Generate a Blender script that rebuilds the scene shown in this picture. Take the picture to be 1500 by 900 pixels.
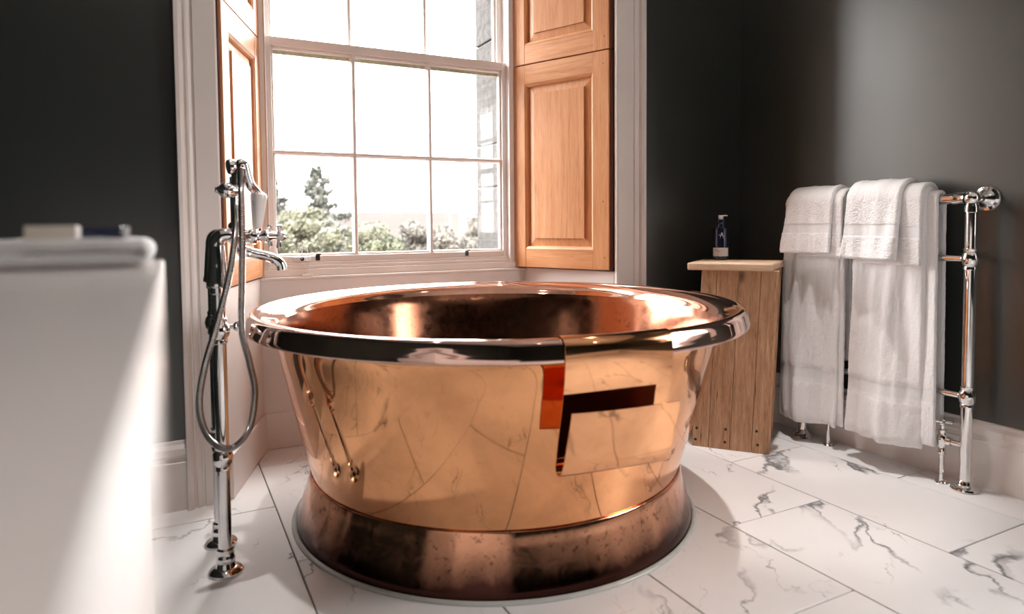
import bpy, bmesh, math, random
from mathutils import Vector, Matrix, noise

random.seed(7)
PI = math.pi
scene = bpy.context.scene
for o in list(bpy.data.objects):
    bpy.data.objects.remove(o, do_unlink=True)
C = scene.collection

# ------------------------------------------------------------------ camera
CAM_H = 0.907
cd = bpy.data.cameras.new('camera')
cam = bpy.data.objects.new('camera', cd)
C.objects.link(cam)
yaw, pitch, roll = math.radians(27.223), math.radians(-2.655), math.radians(-0.462)
r_ = Vector((math.cos(yaw), -math.sin(yaw), 0)); f_ = Vector((math.sin(yaw), math.cos(yaw), 0)); u_ = Vector((0, 0, 1))
fw = f_ * math.cos(pitch) + u_ * math.sin(pitch)
up = u_ * math.cos(pitch) - f_ * math.sin(pitch)
rt = r_ * math.cos(roll) + up * math.sin(roll)
up = up * math.cos(roll) - r_ * math.sin(roll)
m = Matrix(((rt.x, up.x, -fw.x, 0), (rt.y, up.y, -fw.y, 0), (rt.z, up.z, -fw.z, CAM_H), (0, 0, 0, 1)))
cam.matrix_world = m
cd.sensor_width = 36.0
cd.sensor_fit = 'HORIZONTAL'
cd.lens = 980.6 / 1500 * 36
cd.shift_y = (376 - 450) / 1500
cd.clip_start = 0.01
cd.clip_end = 6000
cd.dof.use_dof = True
cd.dof.focus_distance = 2.55
cd.dof.aperture_fstop = 2.2
scene.camera = cam

# ------------------------------------------------------------------ light and exposure
world = bpy.data.worlds.new('sky')
scene.world = world
world.use_nodes = True
bg = world.node_tree.nodes['Background']
# overcast sky: brightest at the zenith, one third of that at the horizon
_nt = world.node_tree
_tc = _nt.nodes.new('ShaderNodeTexCoord'); _sx = _nt.nodes.new('ShaderNodeSeparateXYZ')
_mr = _nt.nodes.new('ShaderNodeMapRange')
_mr.inputs[1].default_value = 0.0; _mr.inputs[2].default_value = 1.0; _mr.inputs[3].default_value = 1 / 3; _mr.inputs[4].default_value = 1.0
_ml = _nt.nodes.new('ShaderNodeMath'); _ml.operation = 'MULTIPLY'
_ml.inputs[1].default_value = 9.0
_nt.links.new(_tc.outputs['Generated'], _sx.inputs[0]); _nt.links.new(_sx.outputs[2], _mr.inputs[0])
_nt.links.new(_mr.outputs[0], _ml.inputs[0]); _nt.links.new(_ml.outputs[0], bg.inputs[1])
bg.inputs[0].default_value = (1.0, 0.972, 0.955, 1)
scene.view_settings.view_transform = 'Standard'
scene.view_settings.look = 'None'
scene.view_settings.gamma = 1.0
scene.view_settings.use_curve_mapping = False
scene.view_settings.exposure = 2.3
scene.cycles.use_denoising = True
scene.cycles.max_bounces = 10
scene.cycles.diffuse_bounces = 5
scene.cycles.glossy_bounces = 6
scene.cycles.transparent_max_bounces = 16
scene.cycles.sample_clamp_indirect = 6.0
pl = bpy.data.lights.new('window_portal', 'AREA')
pl.shape = 'RECTANGLE'; pl.size = 1.12; pl.size_y = 1.9
pl.cycles.is_portal = True
po = bpy.data.objects.new('window_portal', pl)
po.location = (0.92, 3.03, 1.68); po.rotation_euler = (-PI / 2, 0, 0)
C.objects.link(po)
pl2 = pl.copy(); pl2.size = 1.05; pl2.size_y = 1.15
po2 = bpy.data.objects.new('window_portal', pl2)
po2.location = (2.66, 0.30, 1.40); po2.rotation_euler = (-PI / 2, 0, -PI / 2)
C.objects.link(po2)


# ------------------------------------------------------------------ helpers
def empty(name, loc=(0, 0, 0), rz=0.0):
    o = bpy.data.objects.new(name, None)
    o.location = loc; o.rotation_euler = (0, 0, rz); o.empty_display_size = 0.05
    C.objects.link(o)
    return o

def tag(o, label=None, cat=None, group=None, kind=None):
    if label: o['label'] = label
    if cat: o['category'] = cat
    if group: o['group'] = group
    if kind: o['kind'] = kind
    return o

def obj(name, bm, mat, parent=None, smooth=False, bevel=0.0, seg=2, angle=35):
    me = bpy.data.meshes.new(name)
    bmesh.ops.recalc_face_normals(bm, faces=bm.faces[:])
    bm.to_mesh(me); bm.free()
    me.materials.append(mat)
    o = bpy.data.objects.new(name, me)
    C.objects.link(o)
    if parent is not None: o.parent = parent
    if smooth:
        for p in me.polygons: p.use_smooth = True
        try: me.set_sharp_from_angle(angle=math.radians(angle))
        except Exception: pass
    if bevel:
        b = o.modifiers.new('bevel', 'BEVEL'); b.width = bevel; b.segments = seg; b.limit_method = 'ANGLE'
        b.angle_limit = math.radians(30)
    return o

def box(bm, x0, x1, y0, y1, z0, z1):
    vs = [bm.verts.new((x, y, z)) for z in (z0, z1) for (x, y) in ((x0, y0), (x1, y0), (x1, y1), (x0, y1))]
    for f in ((0, 3, 2, 1), (4, 5, 6, 7), (0, 1, 5, 4), (1, 2, 6, 5), (2, 3, 7, 6), (3, 0, 4, 7)):
        bm.faces.new([vs[i] for i in f])
    return vs

def bx(name, b, mat, parent=None, bevel=0.0, seg=2):
    bm = bmesh.new(); box(bm, *b)
    return obj(name, bm, mat, parent, bevel=bevel, seg=seg)

def prism(bm, pts, z0, z1, axis='z'):
    """polygon pts in a plane extruded along the third axis"""
    def P(a, b, c):
        return {'z': (a, b, c), 'y': (a, c, b), 'x': (c, a, b)}[axis]
    a = [bm.verts.new(P(p[0], p[1], z0)) for p in pts]
    b = [bm.verts.new(P(p[0], p[1], z1)) for p in pts]
    n = len(pts)
    bm.faces.new(a[::-1]); bm.faces.new(b)
    for i in range(n):
        bm.faces.new((a[i], a[(i + 1) % n], b[(i + 1) % n], b[i]))

def lathe(bm, prof, c=(0, 0, 0), seg=32, M=None, closed=False):
    """prof: (r, h) list around the z axis, moved by matrix M or point c"""
    rings = []
    for (r, h) in prof:
        if r < 1e-6:
            v = Vector((0, 0, h)); v = (M @ v) if M else v + Vector(c)
            rings.append([bm.verts.new(v)])
        else:
            ring = []
            for i in range(seg):
                t = 2 * PI * i / seg
                v = Vector((r * math.cos(t), r * math.sin(t), h)); v = (M @ v) if M else v + Vector(c)
                ring.append(bm.verts.new(v))
            rings.append(ring)
    pairs = list(zip(rings[:-1], rings[1:]))
    if closed: pairs.append((rings[-1], rings[0]))
    for A, B in pairs:
        if len(A) == 1 and len(B) == 1: continue
        for i in range(seg):
            j = (i + 1) % seg
            if len(A) == 1: bm.faces.new((A[0], B[i], B[j]))
            elif len(B) == 1: bm.faces.new((A[i], A[j], B[0]))
            else: bm.faces.new((A[i], A[j], B[j], B[i]))

def axis_matrix(p, d):
    d = Vector(d).normalized()
    return Matrix.Translation(Vector(p)) @ d.to_track_quat('Z', 'Y').to_matrix().to_4x4()

def catmull(pts, n=12):
    pts = [Vector(p) for p in pts]
    out = []
    P = [pts[0] * 2 - pts[1]] + pts + [pts[-1] * 2 - pts[-2]]
    for i in range(1, len(P) - 2):
        for k in range(n):
            t = k / n
            a, b, c, d = P[i - 1], P[i], P[i + 1], P[i + 2]
            out.append(0.5 * ((2 * b) + (c - a) * t + (2 * a - 5 * b + 4 * c - d) * t * t + (3 * b - a - 3 * c + d) * t ** 3))
    out.append(pts[-1])
    return out

def tube(bm, pts, rad, seg=16, caps=True):
    """sweep a circle along pts; rad a number or a list"""
    pts = [Vector(p) for p in pts]
    n = len(pts)
    rr = rad if isinstance(rad, (list, tuple)) else [rad] * n
    t0 = (pts[1] - pts[0]).normalized()
    ref = Vector((0, 0, 1)) if abs(t0.z) < 0.9 else Vector((1, 0, 0))
    nrm = t0.cross(ref).normalized()
    rings = []
    for i in range(n):
        if i == 0: t = pts[1] - pts[0]
        elif i == n - 1: t = pts[-1] - pts[-2]
        else: t = (pts[i + 1] - pts[i]).normalized() + (pts[i] - pts[i - 1]).normalized()
        t.normalize()
        nrm = (nrm - t * nrm.dot(t)).normalized()
        b = t.cross(nrm)
        rings.append([bm.verts.new(pts[i] + (nrm * math.cos(2 * PI * k / seg) + b * math.sin(2 * PI * k / seg)) * rr[i]) for k in range(seg)])
    for A, B in zip(rings[:-1], rings[1:]):
        for k in range(seg):
            j = (k + 1) % seg
            bm.faces.new((A[k], A[j], B[j], B[k]))
    if caps:
        bm.faces.new(rings[0][::-1]); bm.faces.new(rings[-1])

def sphere(bm, c, r, su=20, sv=12, sx=1, sy=1, sz=1):
    prof = [(0, -r)] + [(r * math.cos(a), r * math.sin(a)) for a in [(-PI / 2 + PI * i / sv) for i in range(1, sv)]] + [(0, r)]
    M = Matrix.Translation(Vector(c)) @ Matrix.Diagonal((sx, sy, sz, 1))
    lathe(bm, prof, seg=su, M=M)

# ------------------------------------------------------------------ materials
def new_mat(name):
    mt = bpy.data.materials.new(name); mt.use_nodes = True
    nt = mt.node_tree
    return mt, nt, nt.nodes['Principled BSDF']

def N(nt, t, **kw):
    n = nt.nodes.new(t)
    for k, v in kw.items(): setattr(n, k, v)
    return n

def mapping(nt, scale=(1, 1, 1), rot=(0, 0, 0), rnd=True, coord='Object'):
    tc = N(nt, 'ShaderNodeTexCoord')
    mp = N(nt, 'ShaderNodeMapping')
    mp.inputs['Scale'].default_value = scale
    mp.inputs['Rotation'].default_value = rot
    src = tc.outputs[coord]
    if rnd:
        oi = N(nt, 'ShaderNodeObjectInfo')
        ml = N(nt, 'ShaderNodeMath', operation='MULTIPLY'); ml.inputs[1].default_value = 37.0
        nt.links.new(oi.outputs['Random'], ml.inputs[0])
        ad = N(nt, 'ShaderNodeVectorMath', operation='ADD')
        nt.links.new(src, ad.inputs[0]); nt.links.new(ml.outputs[0], ad.inputs[1])
        src = ad.outputs[0]
    nt.links.new(src, mp.inputs['Vector'])
    return mp.outputs['Vector']

def noise_tex(nt, vec, scale=5, detail=4, rough=0.5, dist=0.0):
    n = N(nt, 'ShaderNodeTexNoise')
    n.inputs['Scale'].default_value = scale; n.inputs['Detail'].default_value = detail
    n.inputs['Roughness'].default_value = rough; n.inputs['Distortion'].default_value = dist
    if vec is not None: nt.links.new(vec, n.inputs['Vector'])
    return n

def ramp(nt, fac, stops):
    r = N(nt, 'ShaderNodeValToRGB')
    el = r.color_ramp.elements
    while len(el) < len(stops): el.new(0.5)
    for e, (p, c) in zip(el, stops):
        e.position = p; e.color = (*c, 1) if len(c) == 3 else c
    nt.links.new(fac, r.inputs[0])
    return r.outputs[0]

def bump(nt, bsdf, height, strength=0.1, dist=0.01):
    b = N(nt, 'ShaderNodeBump'); b.inputs['Strength'].default_value = strength; b.inputs['Distance'].default_value = dist
    nt.links.new(height, b.inputs['Height']); nt.links.new(b.outputs[0], bsdf.inputs['Normal'])

def plain(name, col, rough=0.5, metal=0.0, var=0.06, scale=8.0, bmp=0.0, bscale=200, coat=0.0, spec=0.5):
    mt, nt, b = new_mat(name)
    v = mapping(nt, rnd=False)
    n = noise_tex(nt, v, scale, 3)
    lo = tuple(max(0, c * (1 - var)) for c in col); hi = tuple(min(1, c * (1 + var)) for c in col)
    nt.links.new(ramp(nt, n.outputs[0], [(0.3, lo), (0.7, hi)]), b.inputs['Base Color'])
    b.inputs['Roughness'].default_value = rough; b.inputs['Metallic'].default_value = metal
    b.inputs['Coat Weight'].default_value = coat; b.inputs['Specular IOR Level'].default_value = spec
    if bmp:
        n2 = noise_tex(nt, v, bscale, 4)
        bump(nt, b, n2.outputs[0], bmp, 0.002)
    return mt

def wood_spec(mt, v):
    mt.node_tree.nodes['Principled BSDF'].inputs['Specular IOR Level'].default_value = v

def wood(name, c_dark, c_mid, c_light, grain=(14, 14, 1.0), rough=0.4, coat=0.2, rot=(0, 0, 0), knots=False, bmp=0.15):
    mt, nt, b = new_mat(name)
    v = mapping(nt, scale=grain, rot=rot)
    n1 = noise_tex(nt, v, 2.2, 6, 0.6, 1.2)
    n2 = noise_tex(nt, v, 14.0, 4, 0.65, 0.3)
    mx = N(nt, 'ShaderNodeMix'); mx.data_type = 'FLOAT'; mx.inputs[0].default_value = 0.45
    nt.links.new(n1.outputs[0], mx.inputs[2]); nt.links.new(n2.outputs[0], mx.inputs[3])
    col = ramp(nt, mx.outputs[0], [(0.32, c_dark), (0.47, c_mid), (0.64, c_light)])
    if knots:
        vk = mapping(nt, scale=(5, 5, 2.2))
        vo = N(nt, 'ShaderNodeTexVoronoi'); vo.inputs['Scale'].default_value = 1.4
        nt.links.new(vk, vo.inputs['Vector'])
        kr = ramp(nt, vo.outputs['Distance'], [(0.03, (1, 1, 1)), (0.12, (0, 0, 0))])
        m2 = N(nt, 'ShaderNodeMix'); m2.data_type = 'RGBA'
        nt.links.new(kr, m2.inputs[0]); nt.links.new(col, m2.inputs[6]); m2.inputs[7].default_value = (*[c * 0.45 for c in c_dark], 1)
        col = m2.outputs[2]
    nt.links.new(col, b.inputs['Base Color'])
    b.inputs['Roughness'].default_value = rough; b.inputs['Coat Weight'].default_value = coat; b.inputs['Coat Roughness'].default_value = 0.25
    bump(nt, b, mx.outputs[0], bmp, 0.002)
    return mt

def copper(name, col, rough, smudge=0.05, spots=0.0, dark=(0.1, 0.04, 0.03), wob=0.0, low=None):
    mt, nt, b = new_mat(name)
    v = mapping(nt, rnd=False)
    n = noise_tex(nt, v, 6, 6, 0.6, 0.4)
    c2 = tuple(c * 0.8 for c in col)
    out = ramp(nt, n.outputs[0], [(0.35, c2), (0.6, col)])
    if spots:
        ns = noise_tex(nt, v, 45, 4, 0.7)
        sp = ramp(nt, ns.outputs[0], [(0.60 - 0.05 * spots, (0, 0, 0)), (0.74, (1, 1, 1))])
        mx = N(nt, 'ShaderNodeMix'); mx.data_type = 'RGBA'
        ms = N(nt, 'ShaderNodeMath', operation='MULTIPLY'); ms.inputs[1].default_value = min(1.0, spots)
        nt.links.new(sp, ms.inputs[0]); nt.links.new(ms.outputs[0], mx.inputs[0])
        nt.links.new(out, mx.inputs[6]); mx.inputs[7].default_value = (*dark, 1)
        out = mx.outputs[2]
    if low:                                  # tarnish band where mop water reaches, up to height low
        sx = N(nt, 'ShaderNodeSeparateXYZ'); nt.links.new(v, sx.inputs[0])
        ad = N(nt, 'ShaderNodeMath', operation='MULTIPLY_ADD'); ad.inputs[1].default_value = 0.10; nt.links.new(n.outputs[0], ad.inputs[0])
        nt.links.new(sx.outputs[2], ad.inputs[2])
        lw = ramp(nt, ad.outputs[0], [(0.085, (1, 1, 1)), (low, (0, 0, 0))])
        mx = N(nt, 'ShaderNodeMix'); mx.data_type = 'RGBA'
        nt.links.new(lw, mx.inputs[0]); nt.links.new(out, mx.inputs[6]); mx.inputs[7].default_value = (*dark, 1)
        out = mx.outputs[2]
    nt.links.new(out, b.inputs['Base Color'])
    b.inputs['Metallic'].default_value = 1.0
    nr = noise_tex(nt, v, 18, 5, 0.65, 0.8)
    mr = N(nt, 'ShaderNodeMapRange'); mr.inputs[1].default_value = 0.35; mr.inputs[2].default_value = 0.75
    mr.inputs[3].default_value = rough; mr.inputs[4].default_value = rough + smudge
    nt.links.new(nr.outputs[0], mr.inputs[0]); nt.links.new(mr.outputs[0], b.inputs['Roughness'])
    if wob:
        nb = noise_tex(nt, v, 3.5, 1, 0.4)
        bump(nt, b, nb.outputs[0], wob, 0.02)
    return mt

def marble(name):
    mt, nt, b = new_mat(name)
    v = mapping(nt, scale=(1, 1, 1), rot=(0, 0, 0.6), rnd=True)
    # warped coordinates
    w = noise_tex(nt, v, 2.6, 6, 0.58)
    sc_ = N(nt, 'ShaderNodeVectorMath', operation='SCALE'); sc_.inputs['Scale'].default_value = 0.42
    nt.links.new(w.outputs['Color'], sc_.inputs[0])
    ad = N(nt, 'ShaderNodeVectorMath', operation='ADD'); nt.links.new(v, ad.inputs[0]); nt.links.new(sc_.outputs[0], ad.inputs[1])
    st = N(nt, 'ShaderNodeMapping'); st.inputs['Scale'].default_value = (2.9, 0.8, 1); st.inputs['Rotation'].default_value = (0, 0, -0.25)
    nt.links.new(ad.outputs[0], st.inputs['Vector'])
    def vein(scale, width, det):
        n = noise_tex(nt, st.outputs[0], scale, det, 0.5, 0.15)
        s = N(nt, 'ShaderNodeMath', operation='SUBTRACT'); s.inputs[1].default_value = 0.5; nt.links.new(n.outputs[0], s.inputs[0])
        a = N(nt, 'ShaderNodeMath', operation='ABSOLUTE'); nt.links.new(s.outputs[0], a.inputs[0])
        return ramp(nt, a.outputs[0], [(0.0, (1, 1, 1)), (width, (0, 0, 0))])
    v1 = vein(0.8, 0.011, 3.5); v2 = vein(1.7, 0.0055, 4)
    mk = noise_tex(nt, v, 2.6, 2); mkr = ramp(nt, mk.outputs[0], [(0.46, (0, 0, 0)), (0.58, (1, 1, 1))])
    mk2 = noise_tex(nt, v, 4.1, 2, 0.5, 0.2); mkr2 = ramp(nt, mk2.outputs[0], [(0.52, (0, 0, 0)), (0.64, (0.7, 0.7, 0.7))])
    m1 = N(nt, 'ShaderNodeMath', operation='MULTIPLY'); nt.links.new(v1, m1.inputs[0]); nt.links.new(mkr, m1.inputs[1])
    m2 = N(nt, 'ShaderNodeMath', operation='MULTIPLY'); nt.links.new(v2, m2.inputs[0]); nt.links.new(mkr2, m2.inputs[1])
    mm = N(nt, 'ShaderNodeMath', operation='MAXIMUM'); nt.links.new(m1.outputs[0], mm.inputs[0]); nt.links.new(m2.outputs[0], mm.inputs[1])
    base = ramp(nt, noise_tex(nt, v, 1.6, 4).outputs[0], [(0.3, (0.73, 0.715, 0.715)), (0.7, (0.82, 0.805, 0.805))])
    mx = N(nt, 'ShaderNodeMix'); mx.data_type = 'RGBA'
    nt.links.new(mm.outputs[0], mx.inputs[0]); nt.links.new(base, mx.inputs[6]); mx.inputs[7].default_value = (0.11, 0.11, 0.12, 1)
    nt.links.new(mx.outputs[2], b.inputs['Base Color'])
    b.inputs['Roughness'].default_value = 0.34
    return mt

def terry(name, col=(0.93, 0.915, 0.925)):
    mt, nt, b = new_mat(name)
    v = mapping(nt, rnd=False)
    n = noise_tex(nt, v, 200, 3, 0.75)
    n2 = noise_tex(nt, v, 45, 4, 0.6)
    nt.links.new(ramp(nt, n.outputs[0], [(0.3, tuple(c * 0.92 for c in col)), (0.65, col)]), b.inputs['Base Color'])
    b.inputs['Roughness'].default_value = 1.0; b.inputs['Sheen Weight'].default_value = 0.25; b.inputs['Specular IOR Level'].default_value = 0.1
    ad = N(nt, 'ShaderNodeMath', operation='ADD'); nt.links.new(n.outputs[0], ad.inputs[0]); nt.links.new(n2.outputs[0], ad.inputs[1])
    bump(nt, b, ad.outputs[0], 0.42, 0.005)
    return mt

def glass_pane(name):
    mt = bpy.data.materials.new(name); mt.use_nodes = True; nt = mt.node_tree
    nt.nodes.clear()
    out = N(nt, 'ShaderNodeOutputMaterial'); tr = N(nt, 'ShaderNodeBsdfTransparent'); gl = N(nt, 'ShaderNodeBsdfGlossy')
    tr.inputs[0].default_value = (0.98, 0.985, 0.98, 1); gl.inputs['Roughness'].default_value = 0.02
    n = noise_tex(nt, mapping(nt, rnd=False), 4, 2)
    bp = N(nt, 'ShaderNodeBump'); bp.inputs['Strength'].default_value = 0.02; nt.links.new(n.outputs[0], bp.inputs['Height']); nt.links.new(bp.outputs[0], gl.inputs['Normal'])
    lw = N(nt, 'ShaderNodeLayerWeight'); lw.inputs[0].default_value = 0.5
    pw = N(nt, 'ShaderNodeMath', operation='POWER'); pw.inputs[1].default_value = 5.0; nt.links.new(lw.outputs['Facing'], pw.inputs[0])
    fr = N(nt, 'ShaderNodeMath', operation='MULTIPLY_ADD'); fr.inputs[1].default_value = 0.80; fr.inputs[2].default_value = 0.035; nt.links.new(pw.outputs[0], fr.inputs[0])
    mx = N(nt, 'ShaderNodeMixShader')
    nt.links.new(fr.outputs[0], mx.inputs[0]); nt.links.new(tr.outputs[0], mx.inputs[1]); nt.links.new(gl.outputs[0], mx.inputs[2])
    nt.links.new(mx.outputs[0], out.inputs[0])
    return mt

def stone(name, lo, hi, scale=30):
    mt, nt, b = new_mat(name)
    v = mapping(nt)
    n = noise_tex(nt, v, scale, 6, 0.7)
    nt.links.new(ramp(nt, n.outputs[0], [(0.35, lo), (0.6, hi)]), b.inputs['Base Color'])
    b.inputs['Roughness'].default_value = 0.9
    bump(nt, b, n.outputs[0], 0.6, 0.01)
    return mt

def leaf_mat(name, lo, hi, tr=0.25):
    mt, nt, b = new_mat(name)
    n = noise_tex(nt, mapping(nt, rnd=False), 1.6, 4, 0.6)
    nt.links.new(ramp(nt, n.outputs[0], [(0.35, lo), (0.65, hi)]), b.inputs['Base Color'])
    b.inputs['Roughness'].default_value = 0.7
    b.inputs['Subsurface Weight'].default_value = 0.0
    return mt

def emit(name, col, s):
    mt, nt, b = new_mat(name)
    b.inputs['Emission Color'].default_value = (*col, 1); b.inputs['Emission Strength'].default_value = s
    return mt

M = {}
M['wall'] = plain('dark_wall_paint', (0.021, 0.025, 0.022), 0.34, var=0.05, scale=3, bmp=0.10, bscale=14, spec=1.0)
M['wall'].node_tree.nodes['Principled BSDF'].inputs['Coat Weight'].default_value = 0.6
M['wall'].node_tree.nodes['Principled BSDF'].inputs['Coat Roughness'].default_value = 0.36
M['wall_matt'] = plain('dark_matt_wall_paint', (0.021, 0.025, 0.022), 0.9, var=0.05, scale=3, spec=0.15)
M['white'] = plain('white_gloss_paint', (0.80, 0.735, 0.70), 0.38, var=0.03, scale=5)
M['lining'] = plain('white_lining_paint', (0.78, 0.715, 0.685), 0.42, var=0.03, scale=5)
M['ceiling'] = plain('ceiling_paint', (0.72, 0.70, 0.68), 0.9, var=0.02)
M['grout'] = plain('grey_grout', (0.17, 0.145, 0.135), 0.9, var=0.1, scale=30)
M['marble'] = marble('white_marble_tile')
M['pine'] = wood('varnished_pine', (0.42, 0.145, 0.045), (0.56, 0.245, 0.095), (0.66, 0.32, 0.145), grain=(16, 16, 0.9), rough=0.45, coat=0.06, bmp=0.05)
M['pine_h'] = wood('varnished_pine_rail', (0.42, 0.145, 0.045), (0.56, 0.245, 0.095), (0.66, 0.32, 0.145), grain=(0.9, 16, 16), rough=0.45, coat=0.06, bmp=0.05)
wood_spec(M['pine'], 0.5); wood_spec(M['pine_h'], 0.5)
M['pine_edge'] = wood('dark_red_wood', (0.05, 0.012, 0.006), (0.09, 0.02, 0.01), (0.14, 0.035, 0.015), grain=(16, 16, 0.9), rough=0.5, coat=0.1)  # dark red-brown wood for the leaf edges and shutter boxes
M['oak'] = wood('weathered_brown_wood', (0.20, 0.098, 0.048), (0.46, 0.25, 0.135), (0.62, 0.40, 0.25), grain=(26, 26, 1.6), rough=0.62, coat=0.0, bmp=0.5, knots=True)
M['oak_top'] = wood('pale_worn_wood', (0.42, 0.24, 0.14), (0.60, 0.40, 0.26), (0.72, 0.54, 0.39), grain=(1.6, 22, 22), rough=0.45, coat=0.065, bmp=0.3)
M['copper'] = copper('polished_copper', (0.90, 0.44, 0.210), 0.045, 0.05, spots=0.25, dark=(0.45, 0.19, 0.09), wob=0.05)
M['copper_rim'] = copper('polished_copper_rim', (0.74, 0.50, 0.42), 0.05, 0.03, spots=0.1, dark=(0.3, 0.15, 0.1))
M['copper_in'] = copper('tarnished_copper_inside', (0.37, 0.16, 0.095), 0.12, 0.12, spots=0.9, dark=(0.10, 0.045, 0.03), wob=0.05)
M['copper_lip'] = copper('polished_copper_lip', (0.86, 0.52, 0.39), 0.05, 0.04, spots=0.1, dark=(0.3, 0.15, 0.1), wob=0.05)
M['copper_pocket_shade'] = copper('pocket_shade_copper', (0.10, 0.04, 0.03), 0.35, 0.2)  # shade of the narrow caddy pocket, put into the copper colour
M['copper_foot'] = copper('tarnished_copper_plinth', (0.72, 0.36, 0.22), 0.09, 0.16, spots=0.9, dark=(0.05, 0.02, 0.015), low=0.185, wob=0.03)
M['copper_sheet'] = copper('copper_sheet', (0.91, 0.46, 0.235), 0.06, 0.05, wob=0.12)
M['chrome'] = plain('chrome', (0.78, 0.77, 0.77), 0.06, 1.0, var=0.04, scale=20)
M['steel_hose'] = plain('brushed_steel_hose', (0.50, 0.48, 0.47), 0.22, 1.0, var=0.1, scale=60)
M['iron'] = plain('dark_iron', (0.06, 0.045, 0.04), 0.55, 0.8, var=0.3, scale=80)
M['ceramic'] = plain('white_ceramic', (0.80, 0.77, 0.76), 0.12, var=0.02)
M['terry'] = terry('white_terry')
M['band'] = plain('woven_towel_band', (0.82, 0.815, 0.83), 0.85, var=0.04, scale=120, bmp=0.25, bscale=500)
M['counter'] = plain('glossy_white_worktop', (0.64, 0.59, 0.57), 0.26, var=0.02, spec=0.17)
M['cabinet'] = plain('white_cabinet_paint', (0.66, 0.62, 0.60), 0.45, var=0.02)
M['glass'] = glass_pane('window_glass')
M['navy'] = plain('navy_gloss_plastic', (0.006, 0.012, 0.045), 0.12, var=0.1, coat=0.5)
M['label'] = plain('pale_paper_label', (0.66, 0.62, 0.62), 0.7, var=0.03)
M['ink'] = plain('dark_ink', (0.08, 0.08, 0.1), 0.7)
M['printwhite'] = plain('white_print', (0.8, 0.8, 0.8), 0.6)
M['cream'] = plain('cream_carton', (0.70, 0.62, 0.54), 0.7, var=0.05)
M['stone'] = stone('grey_window_stone', (0.022, 0.020, 0.019), (0.060, 0.055, 0.052))
M['putty'] = plain('yellowed_putty', (0.55, 0.50, 0.36), 0.7, var=0.2, scale=40)
M['sealant'] = plain('clear_sealant', (0.46, 0.47, 0.45), 0.25, var=0.06, scale=40)
M['hedge'] = leaf_mat('hedge_leaves', (0.011, 0.013, 0.004), (0.036, 0.039, 0.014))
M['gorse'] = leaf_mat('gorse_leaves', (0.030, 0.030, 0.014), (0.064, 0.062, 0.037))
M['heath'] = leaf_mat('brown_heath', (0.026, 0.022, 0.017), (0.054, 0.047, 0.036))
M['conifer'] = leaf_mat('conifer_needles', (0.028, 0.029, 0.023), (0.052, 0.053, 0.043))
M['bark'] = plain('bark', (0.13, 0.10, 0.075), 0.9, var=0.3, scale=20)
M['field'] = plain('pale_heath_field', (0.024, 0.022, 0.0205), 1.0, var=0.2, scale=0.02, spec=0.0)
M['hill'] = plain('distant_heath', (0.034, 0.0305, 0.029), 1.0, var=0.12, scale=0.02, spec=0.0)
M['rubber'] = plain('dark_rubber', (0.03, 0.03, 0.03), 0.6)

# ------------------------------------------------------------------ room shell
XL, XR, YB, YF, ZC = -0.66, 2.47, -2.6, 2.385, 2.95
def struct(o): return tag(o, kind='structure')

# floor: grout bed with separate marble tiles
floor = bx('floor', (XL - 0.1, XR + 0.1, YB - 0.1, 3.0, -0.12, -0.004), M['grout'])
struct(floor)
TX0, TPX, TPY = 0.288, 0.3985, 0.80
tile_mesh = {}
gap = 0.0042
for i in range(-3, 7):
    xa, xb = TX0 + i * TPX, TX0 + (i + 1) * TPX
    y_off = 1.052 if i % 2 == 1 or i == -1 else 1.455
    y_off = {0: 1.052}.get(i, None) or (1.052 if (i % 2 == 0) else 1.455)
    for j in range(-6, 4):
        ya, yb = y_off + j * TPY, y_off + (j + 1) * TPY
        x0, x1 = max(xa, XL), min(xb, XR - 0.005)
        y0, y1 = max(ya, YB), yb
        ymax = 2.40 if (x1 < 0.06 or x0 > 1.80) else 2.86
        y1 = min(y1, ymax)
        if x1 - x0 < 0.02 or y1 - y0 < 0.02: continue
        w, d = round(x1 - x0 - gap, 4), round(y1 - y0 - gap, 4)
        if (w, d) not in tile_mesh:
            bm = bmesh.new(); box(bm, -w / 2, w / 2, -d / 2, d / 2, -0.011, 0.0)
            bmesh.ops.bevel(bm, geom=[e for e in bm.edges if all(v.co.z > -0.001 for v in e.verts)], offset=0.0012, segments=1, affect='EDGES')
            me = bpy.data.meshes.new('floor_tile'); bm.to_mesh(me); bm.free(); me.materials.append(M['marble'])
            tile_mesh[(w, d)] = me
        t = bpy.data.objects.new('floor_tile', tile_mesh[(w, d)])
        t.location = ((x0 + x1) / 2, (y0 + y1) / 2, 0.0)
        C.objects.link(t); t.parent = floor

struct(bx('ceiling', (XL - 0.1, XR + 0.1, YB - 0.1, 3.0, ZC, ZC + 0.1), M['ceiling']))
W2a, W2b, W2z0, W2z1 = -0.25, 0.86, 0.80, 2.00      # second window, in the right wall beside the camera
bm = bmesh.new()
box(bm, XR, XR + 0.3, YB - 0.1, W2a, -0.1, ZC); box(bm, XR, XR + 0.3, W2b, 3.3, -0.1, ZC)
box(bm, XR, XR + 0.3, W2a, W2b, -0.1, W2z0); box(bm, XR, XR + 0.3, W2a, W2b, W2z1, ZC)
struct(obj('wall_right', bm, M['wall']))
struct(bx('wall_left', (XL - 0.15, XL, YB - 0.1, 3.3, -0.1, ZC), M['wall_matt']))
# rear wall with a doorway filled by a door
struct(bx('wall_rear', (XL - 0.1, XR + 0.1, YB - 0.15, YB, -0.1, ZC), M['wall_matt']))
bm = bmesh.new()
box(bm, XL, 0.10, YF, 3.28, -0.1, ZC)
box(bm, 1.80, XR, YF, 3.28, -0.1, ZC)
box(bm, 0.10, 1.80, YF + 0.002, 3.28, 2.66, ZC)
struct(obj('wall_front', bm, M['wall']))
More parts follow.
